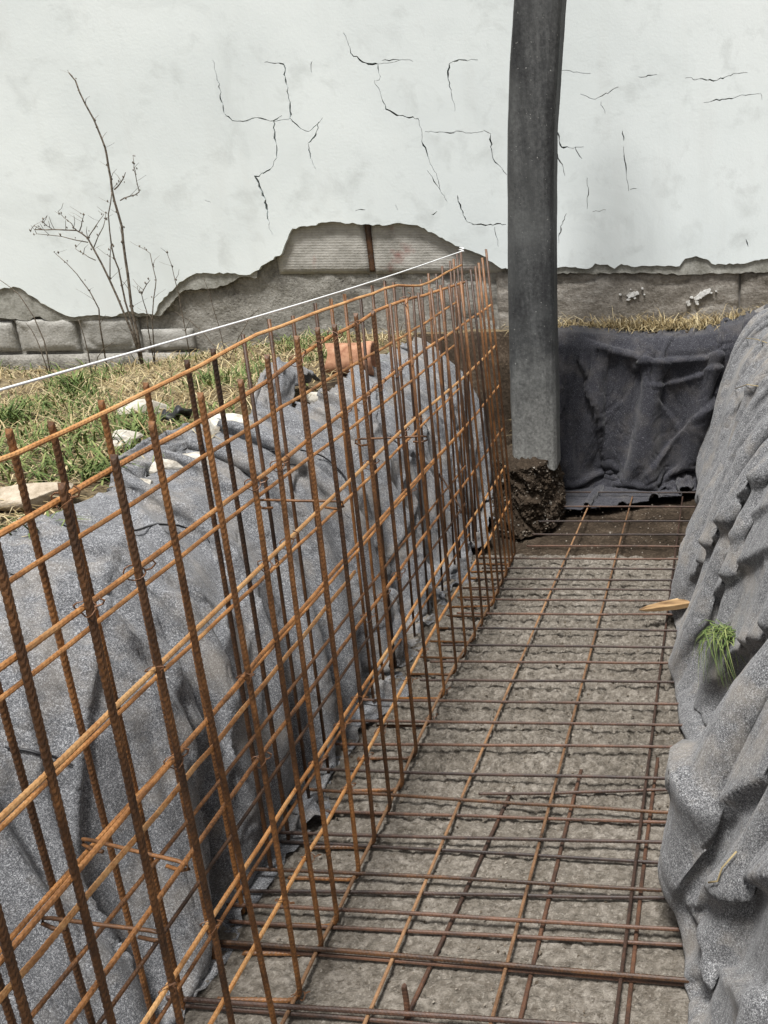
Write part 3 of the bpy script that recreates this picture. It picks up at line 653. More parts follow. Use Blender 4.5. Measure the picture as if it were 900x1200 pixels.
# end of the trench (u = Y, running length along X)
E_POLY = [(2.70, .0), (3.08, .0), (3.12, .06), (3.13, .30), (3.14, .52), (3.17, .560), (3.22, .568), (3.32, .568)]
def e_shift(a, z): return -.02 * fbm(a * 2.2, z * 2.2, 66, 2)
P, wu, wq = lay(E_POLY, -.55, .42, 421, lambda a, q: 1.10 + .18 * vn(a * 1.6, q * 1.0, 422), e_shift, 88, (4.6, -.2), (6.2, 1.3), excb=1.07, bend=.3, step=.036, skew=.12,
                init=[(2.74, .006), (2.93, .02), (3.02, .08), (3.08, .22), (3.10, .40), (3.115, .53), (3.16, .568), (3.22, .572), (3.30, .572)])
P = P[..., [1, 0, 2]]; N = grid_normals(P); N *= np.sign(N[..., 2].mean())
QM = float(wq.max()); U = wu / H; Q = (QM - wq) / H
rise = 0.075 * sst(-.02, .38, U) - 0.018 * sst(-.42, -.2, U) * sst(.15, -.1, U) + .006 * fbm(U * 6, U * 0, 91); P[..., 2] += H * rise * sst(.25, .55, P[..., 2] / H)
disp = fold_field(wu, wq, 40, (-1.0, .7), (0, QM - .45), .5, .5, .12, .45, .010, .022, .6, 421) + fold_field(wu, wq, 60, (-1.0, .7), (0, QM), .3, .9, .04, .12, .006, .012, .5, 422) + .002 * fbm(wu * 22, wq * 22, 65, 3)
PF = P + N * disp[..., None]
for px, h, w, nearf in [([(672, 391), (700, 402), (735, 414), (775, 424), (815, 421), (850, 410), (885, 394)], .065, .06, False), ([(690, 402), (706, 408), (728, 412)], .03, .02, False),
    ([(668, 400), (688, 440), (700, 490), (708, 540), (714, 590)], .055, .05, True), ([(655, 410), (664, 460), (668, 520), (672, 585)], .035, .04, True),
    ([(884, 410), (850, 450), (815, 490), (775, 535), (735, 575)], .045, .07, True), ([(870, 402), (820, 440), (780, 452), (745, 448)], .030, .05, True), ([(742, 440), (752, 426), (764, 424)], .025, .03, True), ([(760, 460), (790, 490), (800, 520)], .02, .04, False)]:
    disp = disp + line_fold(PF, wu, wq, px, h, w, near=nearf)
smax = np.interp(U[:, 0], [-.56, -.43, -.32, -.18, .0, .42], [.82, .83, .84, .78, .66, .52]) + 0.02 * fbm(U[:, 0] * 5, U[:, 0] * 0, 67)
ES = P + N * disp[..., None]; ES[..., 2] = np.maximum(ES[..., 2], 0.006)
es = sheet('geotextile_sheet', ES, N, np.zeros_like(disp), *disp.shape, M['fabric_dark'], Q < smax[:, None])
tag(es, 'dark charcoal felt membrane hanging across the far end of the trench beside the pole', 'membrane')

# ------------------------------------------------------------------ reinforcing bars
def tube(pts, r, sides=8, ribs=0.0, pitch=0.011, cap=True):
    """swept bar; ribs > 0 gives raised inclined ribs and two lengthwise ridges"""
    pts = [Vector(p) for p in pts]
    seg = [0.0]
    for a, b in zip(pts[:-1], pts[1:]): seg.append(seg[-1] + (b - a).length)
    if ribs:
        n = max(2, int(seg[-1] / (pitch / 2))); st = np.linspace(0, seg[-1], n + 1)
        A = np.array(pts); ps = np.stack([np.interp(st, seg, A[:, k]) for k in range(3)], 1)
    else: ps = np.array(pts)
    n = len(ps); T = np.gradient(ps, axis=0); T /= np.linalg.norm(T, axis=1)[:, None] + 1e-12
    ref = np.array([1.0, 0, 0]) if abs(T[0][0]) < 0.8 else np.array([0, 0, 1.0])
    u = ref - T[0] * ref.dot(T[0]); u /= np.linalg.norm(u); Us = [u]
    for i in range(1, n):
        u = u - T[i] * u.dot(T[i]); u /= np.linalg.norm(u); Us.append(u)
    Us = np.array(Us); Ws = np.cross(T, Us)
    ang = np.arange(sides) * 2 * math.pi / sides
    rad = np.full((n, sides), r)
    if ribs:
        rad[1::2] *= 1 + ribs; rad[:, [0, sides // 2]] = r * (1 + ribs)
    V = ps[:, None] + Us[:, None] * (np.cos(ang)[None, :, None] * rad[..., None]) + Ws[:, None] * (np.sin(ang)[None, :, None] * rad[..., None])
    if ribs: V = V + T[:, None] * (np.abs(np.sin(ang)) - .5)[None, :, None] * pitch * 0.9
    i = np.arange(n - 1)[:, None] * sides; j = np.arange(sides)[None]; j2 = (j + 1) % sides
    F = np.stack([i + j, i + j2, i + sides + j2, i + sides + j], -1).reshape(-1, 4).tolist()
    if cap: F += [list(range(sides))[::-1], list(range((n - 1) * sides, n * sides))]
    return V.reshape(-1, 3), F
def bar(name, pts, r, mat, parent, ribs=0.0, sides=8, pitch=0.011):
    V, F = tube(pts, r, sides, ribs, pitch); return mesh_obj(name, V, F, mat, parent, smooth=ribs == 0)

cage = empty('rebar_cage', (-0.56 * H, 1.3 * H, 0.012))
tag(cage, 'upright double-layer cage of rusty ribbed steel bars standing along the left bank', 'rebar cage')
RV, RH = 0.0056, 0.0046
XF, XB = -0.502 * H, -0.640 * H
ftops = [(73, 569.5), (134, 536), (178, 497), (235, 463), (282, 447), (313, 418), (348, 396), (372, 386), (392, 382), (417, 369), (437, 366), (457, 356), (476, 350), (490, 343), (505, 338), (516, 334), (526, 333), (534, 332), (540, 330), (546, 328), (551.5, 316), (557, 312), (561, 308), (565, 302), (569.5, 292)]
fbots = [None, None, None, (353, 1172), (376, 1117), (399, 1085), (422, 1030), (441, 992), (458, 953), (474.6, 925), (487, 888), (502, 850), (518, 818), (533, 790), (548, 771), (562, 752), (573, 736), (582, 722), (589, 710), (594, 699), (598, 688), (601, 678), (604, 669), (606, 661), (608, 654)]
front = []
for k in range(25):
    tp = atX(*ftops[k], XF - 0.012)
    if fbots[k]:
        bt = atZ(*fbots[k], 0.02); bt.x = 0.35 * bt.x + 0.65 * XF
    else:
        bt = Vector((XF, (0.64 + 0.08 * k) * H, 0.02))
    front.append((tp, bt))
d0 = front[0]
for k in (1, 2, 3):
    front.insert(0, (Vector((XF - 0.012, d0[0].y - 0.08 * H * k, d0[0].z - 0.004 * k)), Vector((XF, d0[1].y - 0.08 * H * k, 0.02))))
btops = [(10.7, 505.6), (60, 497), (118.6, 471.6), (171, 451), (219, 424), (249.6, 411), (284.5, 392), (315, 374), (343, 370), (369, 355), (387.5, 350), (403.5, 344.5), (422.7, 350), (436, 334.7), (450.7, 329), (461, 331), (472.5, 333), (483.5, 333), (493, 327.5), (502, 320.5), (511, 321), (518, 311.5), (527.5, 306), (531.5, 303.5), (535.5, 297), (540, 294.7)]
back = []
for k, p in enumerate(btops):
    tp = atX(*p, -0.625 * H); back.append((tp, Vector((-0.652 * H, tp.y + 0.015 * H, 0.02))))
b0 = back[0]
for k in (1, 2, 3, 4):
    dz = 0.085 * H * k
    back.insert(0, (Vector((b0[0].x, b0[0].y - dz, b0[0].z + random.uniform(-.02, .02))), Vector((b0[1].x, b0[1].y - dz, 0.02))))
ca, cb = atX(0, 457, -0.632 * H), atX(541, 294.5, -0.618 * H)      # the string line; its near end is tied to the nearest upright
kc = (back[0][0].y - ca.y) / (cb.y - ca.y); cn = ca + (cb - ca) * kc
back[0] = (Vector((cn.x - .008, cn.y, cn.z + .03)), Vector((cn.x - .03, cn.y, .02)))
r_ = random.Random(3)
for (tp, bt) in front:
    near = bt.y < 1.5 * H
    bow = Vector((r_.uniform(-.006, .006), r_.uniform(-.008, .008), 0))
    pts = [tp, tp.lerp(bt, .35) + bow, tp.lerp(bt, .7) + bow * .8, bt + Vector((0, 0, .035)), bt + Vector((-.004, 0, .018)), bt + Vector((-.014, 0, .004)), bt + Vector((-.032, 0, -.002)), bt + Vector((-.20, r_.uniform(-.01, .01), -.002))]
    bar('vertical_bar', pts, RV, M['rust'], cage, 0.14 if near else 0, 8 if near else 6, 0.0115)
for (tp, bt) in back:
    near = bt.y < 1.2 * H
    bow = Vector((r_.uniform(-.006, .006), r_.uniform(-.008, .008), 0))
    pts = [tp, tp.lerp(bt, .35) + bow, tp.lerp(bt, .7) + bow * .8, bt]
    bar('vertical_bar', pts, RV, M['rust'], cage, 0.14 if near else 0, 8 if near else 6, 0.0115)

def interp_bars(bars, z):
    ys = []; xs_ = []
    for tp, bt in bars:
        k = (z - bt.z) / (tp.z - bt.z); p = bt.lerp(tp, min(1, max(0, k))); ys.append(p.y); xs_.append(p.x)
    o = np.argsort(ys); return np.array(ys)[o], np.array(xs_)[o]
fh1 = [(0, 631), (69, 586), (131, 549), (190, 516), (275, 467), (309, 447), (351, 413), (383, 394), (412, 381), (439, 365), (468, 355), (500, 347), (520, 341), (548, 330)]
fh1 = [atX(*p, XF - .025) for p in fh1]
def top_front(y): return float(np.interp(y, [p.y for p in fh1], [p.z for p in fh1]))
def hbar(bars, side, zf, y0, y1, mat, seed, ribs, zfun=None):
    rr = random.Random(seed); ys = np.linspace(y0, y1, 26); pts = []
    for y in ys:
        z = zfun(y) if zfun else zf * H * (1 + 0.065 * (y / H - .65))
        by, bx = interp_bars(bars, z); x = float(np.interp(y, by, bx)) + side * (RV + RH + .0015)
        pts.append(Vector((x, y, z + 0.006 * math.sin(y * 2.3 + seed) + rr.uniform(-.002, .002))))
    return pts, bar('horizontal_bar', pts, RH, mat, cage, ribs, 8, 0.010)
ties = []
zf_list = [.765, .675, .573, .472, .36, .265, .165, .022]
for i, zf in enumerate(zf_list):
    y1 = front[-1][1].y + 0.03 - 0.02 * (i % 3)
    pts, _ = hbar(front, -1, zf, front[0][1].y - .05, y1 if i != 0 else 2.12 * H, M['rust_top_lit'] if i < 7 else M['rust_tan'], i, 0.12, top_front if i == 0 else None)
    ties.append((front, zf, pts))
for i, zf in enumerate([.446]):      # lapped second lengths beside the middle runs
    hbar(front, -1, zf - .004, front[0][1].y, 1.25 * H, M['rust_top_lit'], 20 + i, 0.12)
tb = [(0, 542), (69, 509), (131, 478), (200, 444), (300, 390), (380, 362), (430, 348), (452, 339), (468, 336.5), (490, 337), (506, 331), (520, 322), (540, 310)]
tby = []; tbz = []
for p in tb:
    w = atX(*p, -0.618 * H); tby.append(w.y); tbz.append(w.z)
def top_z(y): return float(np.interp(y, tby, tbz))
hbar(back, 1, .8, back[0][1].y, tby[-1] + .02, M['rust_top_lit'], 31, 0.12, top_z)
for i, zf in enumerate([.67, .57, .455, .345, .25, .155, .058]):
    hbar(back, 1, zf, back[0][1].y, 2.45 * H - 0.05 * (i % 2), M['rust_top_lit'] if zf > .25 else M['rust'], 40 + i, 0.12)
# spreader hooks between the two layers
def hook(p, q):
    p, q = Vector(p), Vector(q); d = (q - p).normalized(); up = Vector((0, 0, 1))
    pts = [p + d * .035 - up * .016, p + d * .01 - up * .018, p - d * .010 - up * .008, p - d * .006 + up * .004, p + d * .012 + up * .006, p.lerp(q, .5) + up * .004, q - d * .012 + up * .004, q + d * .008 + up * .002, q + d * .010 - up * .010, q - d * .01 - up * .018, q - d * .04 - up * .014]
    bar('spreader_bar', pts, 0.0038, M['rust'], cage, 0, 6)
for (a, b) in [((303, 592), (397, 584)), ((416, 519), (497, 511)), ((62, 1083), (182, 1081)), ((120, 1012), (205, 972)), ((520, 575), (538, 572))]:
    pb_ = atX(*b, XF - .02); pa_ = atX(*a, -0.632 * H); pa_.y += np.clip(pb_.y - pa_.y, -.12, .12) * .3; pa_.z = .5 * (pa_.z + pb_.z); pb_.z = pa_.z - .004
    hook(pa_, pb_)
# tie wires at some crossings
def tie_mesh():
    bm = bmesh.new()
    V, F = tube([(0.016 * math.cos(a), 0.006 * math.sin(2 * a), 0.013 * math.sin(a)) for a in np.linspace(0, 2 * math.pi, 13)], 0.0013, 4, 0, cap=False)
    V2, F2 = tube([(0.014, 0.002, 0.004), (0.024, 0.006, 0.008), (0.03, 0.002, 0.016), (0.024, -.004, 0.022)], 0.0016, 4, 0)
    n = len(V); me = bpy.data.meshes.new('tie_wire'); me.from_pydata(V.tolist() + V2.tolist(), [], F + [[i + n for i in f] for f in F2]); me.materials.append(M['wire']); return me
tm = tie_mesh(); rt = random.Random(12)
for bars, zf, pts in ties:
    for (tp, bt) in bars[:16]:
        if rt.random() > .42: continue
        y = np.interp((zf * H), [bt.z, tp.z], [bt.y, tp.y]); P_ = min(pts, key=lambda p: abs(p.y - y))
        z = float(np.interp(y, [p.y for p in pts], [p.z for p in pts])); x = float(np.interp(y, [p.y for p in pts], [p.x for p in pts]))
        o = bpy.data.objects.new('tie_wire', tm); o.location = (x + RH + .001, y, z); o.rotation_euler = (rt.uniform(-.5, .5), rt.uniform(-.4, .4), rt.uniform(-.5, .5))
        link(o, cage)

# mats on the trench floor
def floor_bar(name, a, b, z, r, mat, parent, ribs=.12):
    a = Vector((a.x, a.y, z)); b = Vector((b.x, b.y, z)); n = 9; pts = []
    d = (b - a).normalized(); s = Vector((-d.y, d.x, 0)); rr = random.Random(int(a.y * 1000))
    A1, A2 = rr.uniform(-.005, .005), rr.uniform(-.003, .003)
    for i in range(n):
        k = i / (n - 1); pts.append(a.lerp(b, k) + s * (A1 * math.sin(math.pi * k) + A2 * math.sin(6.3 * k)) + Vector((0, 0, rr.uniform(-.0015, .0015))))
    return bar(name, pts, r, mat, parent, ribs, 8, 0.010)
mat_up = empty('rebar_mat', (-0.3 * H, 1.6 * H, 0.03))
tag(mat_up, 'long rusty steel mesh lying on the trench floor up to the far membrane', 'rebar mat')
mat_lo = empty('rebar_mat', (-0.3 * H, 0.9 * H, 0.012))
tag(mat_lo, 'shorter dark steel mesh lying beneath the long one in the foreground', 'rebar mat')
ZU, ZUc, ZL, ZLc = 0.034, 0.0445, 0.013, 0.0235
def longbar(p, q, z, r, m, par):
    a, b = atZ(*p, z), atZ(*q, z); d = (a - b); a2 = b + d * 1.55; a2.z = z
    floor_bar('long_bar', b, a2, z, r, m, par)
rL = 0.0052
for (p, q, m) in [((430, 1192), (690, 592), 'rust_tan'), ((575, 1197), (741, 582), 'rust_tan'), ((720, 1197), (800, 582), 'rust_dark')]:
    longbar(p, q, ZU, .0044, M[m], mat_up)
for (p, q) in [((482, 1184), (597, 932)), ((608, 1197), (681, 902)), ((735, 1197), (771, 888)), ((790, 975), (797, 925))]:
    longbar(p, q, ZL, rL, M['rust_dark'], mat_lo)
up_rows = [(577, 577), (593, 594), (611, 611), (626, 627), (640, 640), (654, 655), (665, 666.5), (678, 680), (690, 691.5), (702, 704), (718, 720), (736, 739), (756, 759), (775, 777), (797, 800), (821, 824), (846, 849.5), (873, 876), (904, 913), (933, 953), (979, 987), (1028, 1044), (1072, 1089), (1123, 1148), (1190, 1212), (1255, 1280)]
for i, (ya, yb) in enumerate(up_rows):
    a, b = atZ(500, ya + (0 if ya < 880 else 1), ZUc), atZ(795, yb, ZUc); d = (b - a) / (b.x - a.x)
    xl = -0.672 * H if ya > 800 else (-0.57 * H if ya > 650 else -0.47 * H)
    xr = 0.13 * H
    m = ('rust' if i % 2 else 'rust_dark') if ya > 880 else 'rust_dark'
    floor_bar('cross_bar', a + d * (xl - a.x), a + d * (xr - a.x), ZUc, 0.0050 if ya < 1100 else 0.0058, M[m], mat_up)
for (ya, yb) in [(932, 926), (955, 964), (996, 1013), (1047, 1051), (1092, 1107), (1128, 1153), (1200, 1222)]:
    a, b = atZ(500, ya, ZLc), atZ(795, yb, ZLc); d = (b - a) / (b.x - a.x)
    xl = (-0.66 if ya > 940 else -0.36) * H
    floor_bar('cross_bar', a + d * (xl - a.x), a + d * (0.13 * H - a.x), ZLc, 0.0048, M['rust_dark'], mat_lo)
sb = atZ(478, 1192, 0.03)
bar('starter_stub', [sb, sb + Vector((0, 0.004, .05)), sb + Vector((-.001, 0.004, .088))], 0.0062, M['rust_dark'], mat_lo, .12)

# ------------------------------------------------------------------ pole with its soil footing
rowsP = [(-420, 640, 706), (-200, 615, 677), (0, 599.5, 657.5), (75, 595, 652.5), (150, 592.5, 648), (225, 592.5, 647), (300, 592.5, 647), (380, 593.5, 648), (480, 596.5, 650), (550, 599, 651.5)]
PD = 2.75 * H
ctr = []
for (y, l, r) in rowsP:
    a, b = atY(l, y, PD), atY(r, y, PD); ctr.append(((a + b) / 2, (b - a).length / 2))
ctr = ctr[::-1]; zs = [c[0].z for c in ctr]
prof = []
hw, ch = 1.0, 0.30
for a in range(4):
    for k in (0, 0.5, 1):
        th = a * math.pi / 2
        cxk, cyk = (hw, -(hw - ch)) if False else (0, 0)
# chamfered square section
base = [(1, -.62), (1, .62), (.90, .86), (.62, 1), (-.62, 1), (-.90, .86), (-1, .62), (-1, -.62), (-.90, -.86), (-.62, -1), (.62, -1), (.90, -.86)]
nz = 70; zz = np.linspace(zs[0], zs[-1], nz); Vp = []
for iz, z in enumerate(zz):
    cx_ = np.interp(z, zs, [c[0].x for c in ctr]); w_ = np.interp(z, zs, [c[1] for c in ctr])
    for j, (bx, by) in enumerate(base):
        e = 0.004 * float(fbm(np.array([z * 4.0]), np.array([j * 1.7]), 77)[0])
        zb = z
        if iz == 0: zb = z + 0.02 * (-bx * .7) + 0.012 * math.sin(j * 2.1)
        Vp.append((cx_ + bx * (w_ + e), PD + w_ + by * (w_ * .92 + e), zb))
nb = len(base); Fp = []
for i in range(nz - 1):
    for j in range(nb): Fp.append([i * nb + j, i * nb + (j + 1) % nb, (i + 1) * nb + (j + 1) % nb, (i + 1) * nb + j])
Fp += [list(range(nb))[::-1], list(range((nz - 1) * nb, nz * nb))]
pole = mesh_obj('pole', Vp, Fp, M['pole'], None, False)
bv = pole.modifiers.new('soft_edges', 'BEVEL'); bv.width = 0.006; bv.segments = 2; bv.limit_method = 'ANGLE'
tag(pole, 'thick dark grey pole smeared with cement, standing before the white wall', 'pole')

# crumbly earth left standing under the pole
nth, nh = 150, 110
th, hh = np.meshgrid(np.linspace(0, 2 * math.pi, nth), np.linspace(0, 1, nh), indexing='ij')
pc = Vector(((-0.528) * H, 2.85 * H, 0))
rad = 0.118 * H * (1.0 + 0.22 * (1 - hh) ** 2) * sst(1.01, .93, hh) ** 0.5
rad = rad + 0.028 * fbm(np.cos(th) * 3 + hh * 4, np.sin(th) * 3 - hh * 3, 81, 4, .6) * H * .7 + 0.012 * fbm(np.cos(th) * 14 + hh * 19, np.sin(th) * 14 + hh * 6, 82, 3)
mx = pc.x + rad * np.cos(th) * 0.85; my = pc.y + rad * np.sin(th) * 1.55; mz = -0.03 + hh * 0.235 * H + 0.02 * fbm(np.cos(th) * 5, np.sin(th) * 5 + hh * 5, 83) * hh
mo = mesh_obj('soil_mound', np.stack([mx, my, mz], -1).reshape(-1, 3), grid_faces(nth, nh), M['soil'])
tag(mo, kind='structure')
# pebbles and crumbs lying loose on the mound: one mass
def crumbs(n, gen, smin, smax, seed):
    r = np.random.default_rng(seed); V = []; F = []
    for i in range(n):
        c = gen(r); s = r.uniform(smin, smax) * (1 if r.random() < .9 else 1.8); b = len(V)
        base_ = np.array([(1, 0, 0), (-1, 0, 0), (0, 1, 0), (0, -1, 0), (0, 0, 1), (0, 0, -1)], float) * r.uniform(.6, 1.2, (6, 3))
        rot = np.array(Matrix.Rotation(r.uniform(0, 6.28), 3, Vector(r.normal(size=3)).normalized()))
        V += (base_ @ rot.T * s + c).tolist()
        for f in ((0, 2, 4), (2, 1, 4), (1, 3, 4), (3, 0, 4), (2, 0, 5), (1, 2, 5), (3, 1, 5), (0, 3, 5)): F.append([b + k for k in f])
    return V, F
def on_mound(r):
    i, j = r.integers(0, nth), r.integers(0, nh - 6); return np.array([mx[i, j], my[i, j], max(mz[i, j], 0.0)])
V, F = crumbs(2600, on_mound, .003, .010, 5)
t = NT('earth_crumbs', 0.97, 0.1); t.color(t.ramp(t.island(), [(0, (.02, .014, .009)), (0.6, (.06, .045, .032)), (0.9, (.12, .10, .078)), (1, (.24, .22, .19))])); M['crumb'] = t.m
tag(mesh_obj('earth_crumbs', V, F, M['crumb'], None, False), 'dark crumbly earth and grit under the foot of the pole', 'soil', kind='stuff')
def on_floor(r):
    k = r.random()
    X_ = -0.70 + 0.7 * r.random(); d_ = 0.7 + 2.2 * r.random()
    return np.array([X_ * H, d_ * H, 0.006])
t = NT('concrete_grit', 0.97, 0.1); t.color(t.ramp(t.island(), [(0, (.07, .055, .04)), (0.6, (.16, .135, .105)), (1, (.30, .27, .23))])); M['grit'] = t.m
V, F = crumbs(1500, on_floor, .002, .006, 6)
tag(mesh_obj('grit', V, F, M['grit'], None, False), 'loose grit scattered over the trench floor', 'grit', kind='stuff')

# ------------------------------------------------------------------ cord stretched over the cage
dcord = (cb - ca)
cpts = []
for k in np.linspace(kc, 1, 30):
    p = ca + dcord * k; p.z -= 0.012 * math.sin(max(0, k) * math.pi); cpts.append(p)
kn = [cb + Vector((0.012 * math.cos(a), 0.012 * math.sin(a), 0.002 * a)) for a in np.linspace(0, 9, 14)]
V, F = tube(cpts + kn, 0.0025, 6)
tag(mesh_obj('cord', V, F, M['cord']), 'taut white string line running above the rusty bars towards the wall', 'string')

# ------------------------------------------------------------------ small things
def gz(x, y): return float(terrain(np.array([x / H]), np.array([y / H]))[0]) * H
def ground_px(x, y):
    z = 0.54 * H
    for _ in range(25):
        p = atZ(x, y, z); z = 0.5 * z + 0.5 * gz(p.x, p.y)
    return atZ(x, y, z)
def rock(name, c, size, mat, seed, rot=0, flat=1.0):
    bm = bmesh.new(); bmesh.ops.create_icosphere(bm, subdivisions=4, radius=1)
    V = np.array([v.co for v in bm.verts]); r = random.Random(seed)
    # chop with random planes so that it reads as broken stone
    for k in range(9):
        n = Vector((r.gauss(0, 1), r.gauss(0, 1), r.gauss(0, 1.0))).normalized(); dlim = r.uniform(.55, .85); nn = np.array(n)
        t = V @ nn; over = np.clip(t - dlim, 0, None); V = V - over[:, None] * nn * 0.97
    V = V * (1 + 0.035 * fbm(V[:, 0] * 4 + V[:, 2] * 3, V[:, 1] * 4 + seed, seed, 4)[:, None])
    for v, p in zip(bm.verts, V): v.co = p
    bm.transform(Matrix.Translation(c) @ Matrix.Rotation(rot, 4, 'Z') @ Matrix.Diagonal((*size, 1)))
    return bm_obj(name, bm, mat, None, False)
def px_size(p): return (p - O).dot(Vector((0, cp, -sp))) / FPX
for i, (x, y, w, hgt, lab, m, rot) in enumerate([
    (200, 549, 42, 9, 'long pale stone slab at the edge of the left membrane', 'limestone', .45),
    (268, 507, 24, 13, 'pale angular stone lying beside the black hose end', 'limestone', .3),
    (168, 482, 25, 7, 'flat whitish stone in the grass behind the second bar pair', 'limestone', .2),
    (148, 520, 17, 9, 'small white stone tucked into the green grass tuft', 'limestone', .8),
    (98, 612, 18, 9, 'pinkish rounded stone at the membrane edge near the left border', 'sandstone', .1),
    (40, 585, 40, 11, 'broad sandy stone half buried in dry grass on the left', 'sandstone', .3),
    (160, 577, 20, 6, 'thin pale flake of stone lying on the membrane edge', 'limestone', .5),
    (378, 470, 16, 7, 'small cream stone behind the middle of the cage', 'limestone', .4)]):
    p = ground_px(x, y + hgt * .5); s = px_size(p)
    sz = (w * s * 1.25, w * s * .85, max(.03, hgt * s * 1.5))
    tag(rock('stone', p + Vector((0, 0, sz[2] * .35 + 0.012)), sz, M[m], 90 + i, rot), lab, 'stone', 'stones along the left bank')
# clay pipe shard
p = ground_px(415, 440); s = px_size(p)
def pipe(r0, r1, L):
    bm = bmesh.new(); n = 28; rings = []
    for (x, r) in ((-L, r0), (L * .7, r0), (L * .72, r0 * 1.08), (L, r0 * 1.08), (L, r1), (-L, r1)):
        rings.append([bm.verts.new((x + (0.012 * math.sin(3 * a) if x < 0 else 0), r * math.cos(a), r * math.sin(a))) for a in np.linspace(0, 2 * math.pi, n, endpoint=False)])
    for k in range(6):
        A, B = rings[k], rings[(k + 1) % 6]
        for j in range(n): bm.faces.new((A[j], A[(j + 1) % n], B[(j + 1) % n], B[j]))
    bmesh.ops.recalc_face_normals(bm, faces=bm.faces[:]); return bm
b = pipe(19 * s, 15 * s, 25 * s); b.transform(Matrix.Translation(p + Vector((0, 0, 19 * s))) @ Matrix.Rotation(.12, 4, 'Z'))
tag(bm_obj('clay_pipe', b, M['terra'], None, True), 'short orange clay pipe piece lying on the bank behind the cage', 'pipe')
# black plastic scrap and hose end
p = ground_px(208, 497); s = px_size(p)
def scrap():
    bm = bmesh.new(); n = 9; vs = []
    for i in range(n):
        for j in range(n):
            u_, v_ = i / (n - 1) - .5, j / (n - 1) - .5
            vs.append(bm.verts.new((u_ * 30 * s, v_ * 20 * s, 26 * s * (.55 - 1.3 * v_ * v_ + .35 * u_ + .16 * math.sin(9 * u_ + 5 * v_)))))
    for i in range(n - 1):
        for j in range(n - 1): bm.faces.new((vs[i * n + j], vs[(i + 1) * n + j], vs[(i + 1) * n + j + 1], vs[i * n + j + 1]))
    r_ = bmesh.ops.extrude_face_region(bm, geom=bm.faces[:]); bmesh.ops.translate(bm, verts=[g for g in r_['geom'] if isinstance(g, bmesh.types.BMVert)], vec=(0, 0, -.012))
    bmesh.ops.recalc_face_normals(bm, faces=bm.faces[:]); return bm
b = scrap(); b.transform(Matrix.Translation(p + Vector((0, 0, .012))) @ Matrix.Rotation(-.3, 4, 'Z'))
tag(bm_obj('plastic_scrap', b, M['black'], None, True), 'curled black plastic scrap lying between pale stones on the left bank', 'scrap')

# crumpled flap of membrane and the stiff fold behind the bars
def flap(pts_px, lift, label, seed, n=46):
    cs = [ground_px(*q_) for q_ in pts_px]
    u = np.linspace(0, 1, n); U, V = np.meshgrid(u, u, indexing='ij')
    c = np.array([list(q_) for q_ in cs]); P = (c[0] * ((1 - U) * (1 - V))[..., None] + c[1] * (U * (1 - V))[..., None] + c[2] * (U * V)[..., None] + c[3] * ((1 - U) * V)[..., None])
    bz = lift * np.sin(math.pi * V) ** .7 * (0.5 + .5 * np.sin(math.pi * U)) + 0.03 * ridge(U * 3 + V * 2, V * 3 - U, seed, 3) + .012 * fbm(U * 6, V * 6, seed)
    wob = 0.03 * fbm(U * 3, V * 3, seed + 3)
    P[..., 2] = terrain(P[..., 0] / H, P[..., 1] / H) * H + 0.012 + np.abs(bz); P[..., 0] += wob
    o = mesh_obj('membrane_flap', P.reshape(-1, 3), grid_faces(n, n), M['fabric'])
    md = o.modifiers.new('thickness', 'SOLIDIFY'); md.thickness = .006
    return tag(o, label, 'membrane')
flap([(130, 560), (235, 505), (245, 535), (150, 575)], .05, 'loose grey membrane flap folded back over the ground beside the pale slab', 5)
flap([(296, 505), (338, 490), (372, 452), (318, 462)], .16, 'crumpled stiff grey membrane flap standing up beside the clay pipe', 9)

# thin black wires lying on the left membrane
for i, pl in enumerate([[(150, 628), (175, 620), (205, 619), (232, 624), (247, 640)], [(312, 532), (340, 528), (375, 535), (400, 556), (412, 580)], [(305, 556), (335, 546), (365, 550), (392, 575)], [(322, 672), (330, 690), (338, 715), (342, 740)], [(0, 880), (30, 884), (58, 890), (84, 902)]]):
    pts = []
    for (a, b2) in zip(pl[:-1], pl[1:]):
        for k in (0, .1, .2, .3, .4, .5, .6, .7, .8, .9):
            q_, _ = on_left(a[0] + (b2[0] - a[0]) * k, a[1] + (b2[1] - a[1]) * k); pts.append(q_ + Vector((.008, 0, .010)))
    A = np.array(pts); kz = np.hanning(13)[1:-1]; kz /= kz.sum()
    if len(A) > 9:
        Ap = np.vstack([A[:1]] * 5 + [A] + [A[-1:]] * 5); A = np.stack([np.convolve(Ap[:, k], kz, 'valid') for k in range(3)], 1)
    V, F = tube(A, 0.0032, 6)
    tag(mesh_obj('black_wire', V, F, M['black']), ['short black wire curving across the top of the left membrane at its near part', 'long black wire arching over the membrane below the crumpled flap', 'second black wire arching just under the longer one', 'black wire hanging down the steep face of the left membrane', 'black wire on the membrane at the left border of the picture'][i], 'wire', 'black wires on the left membrane')

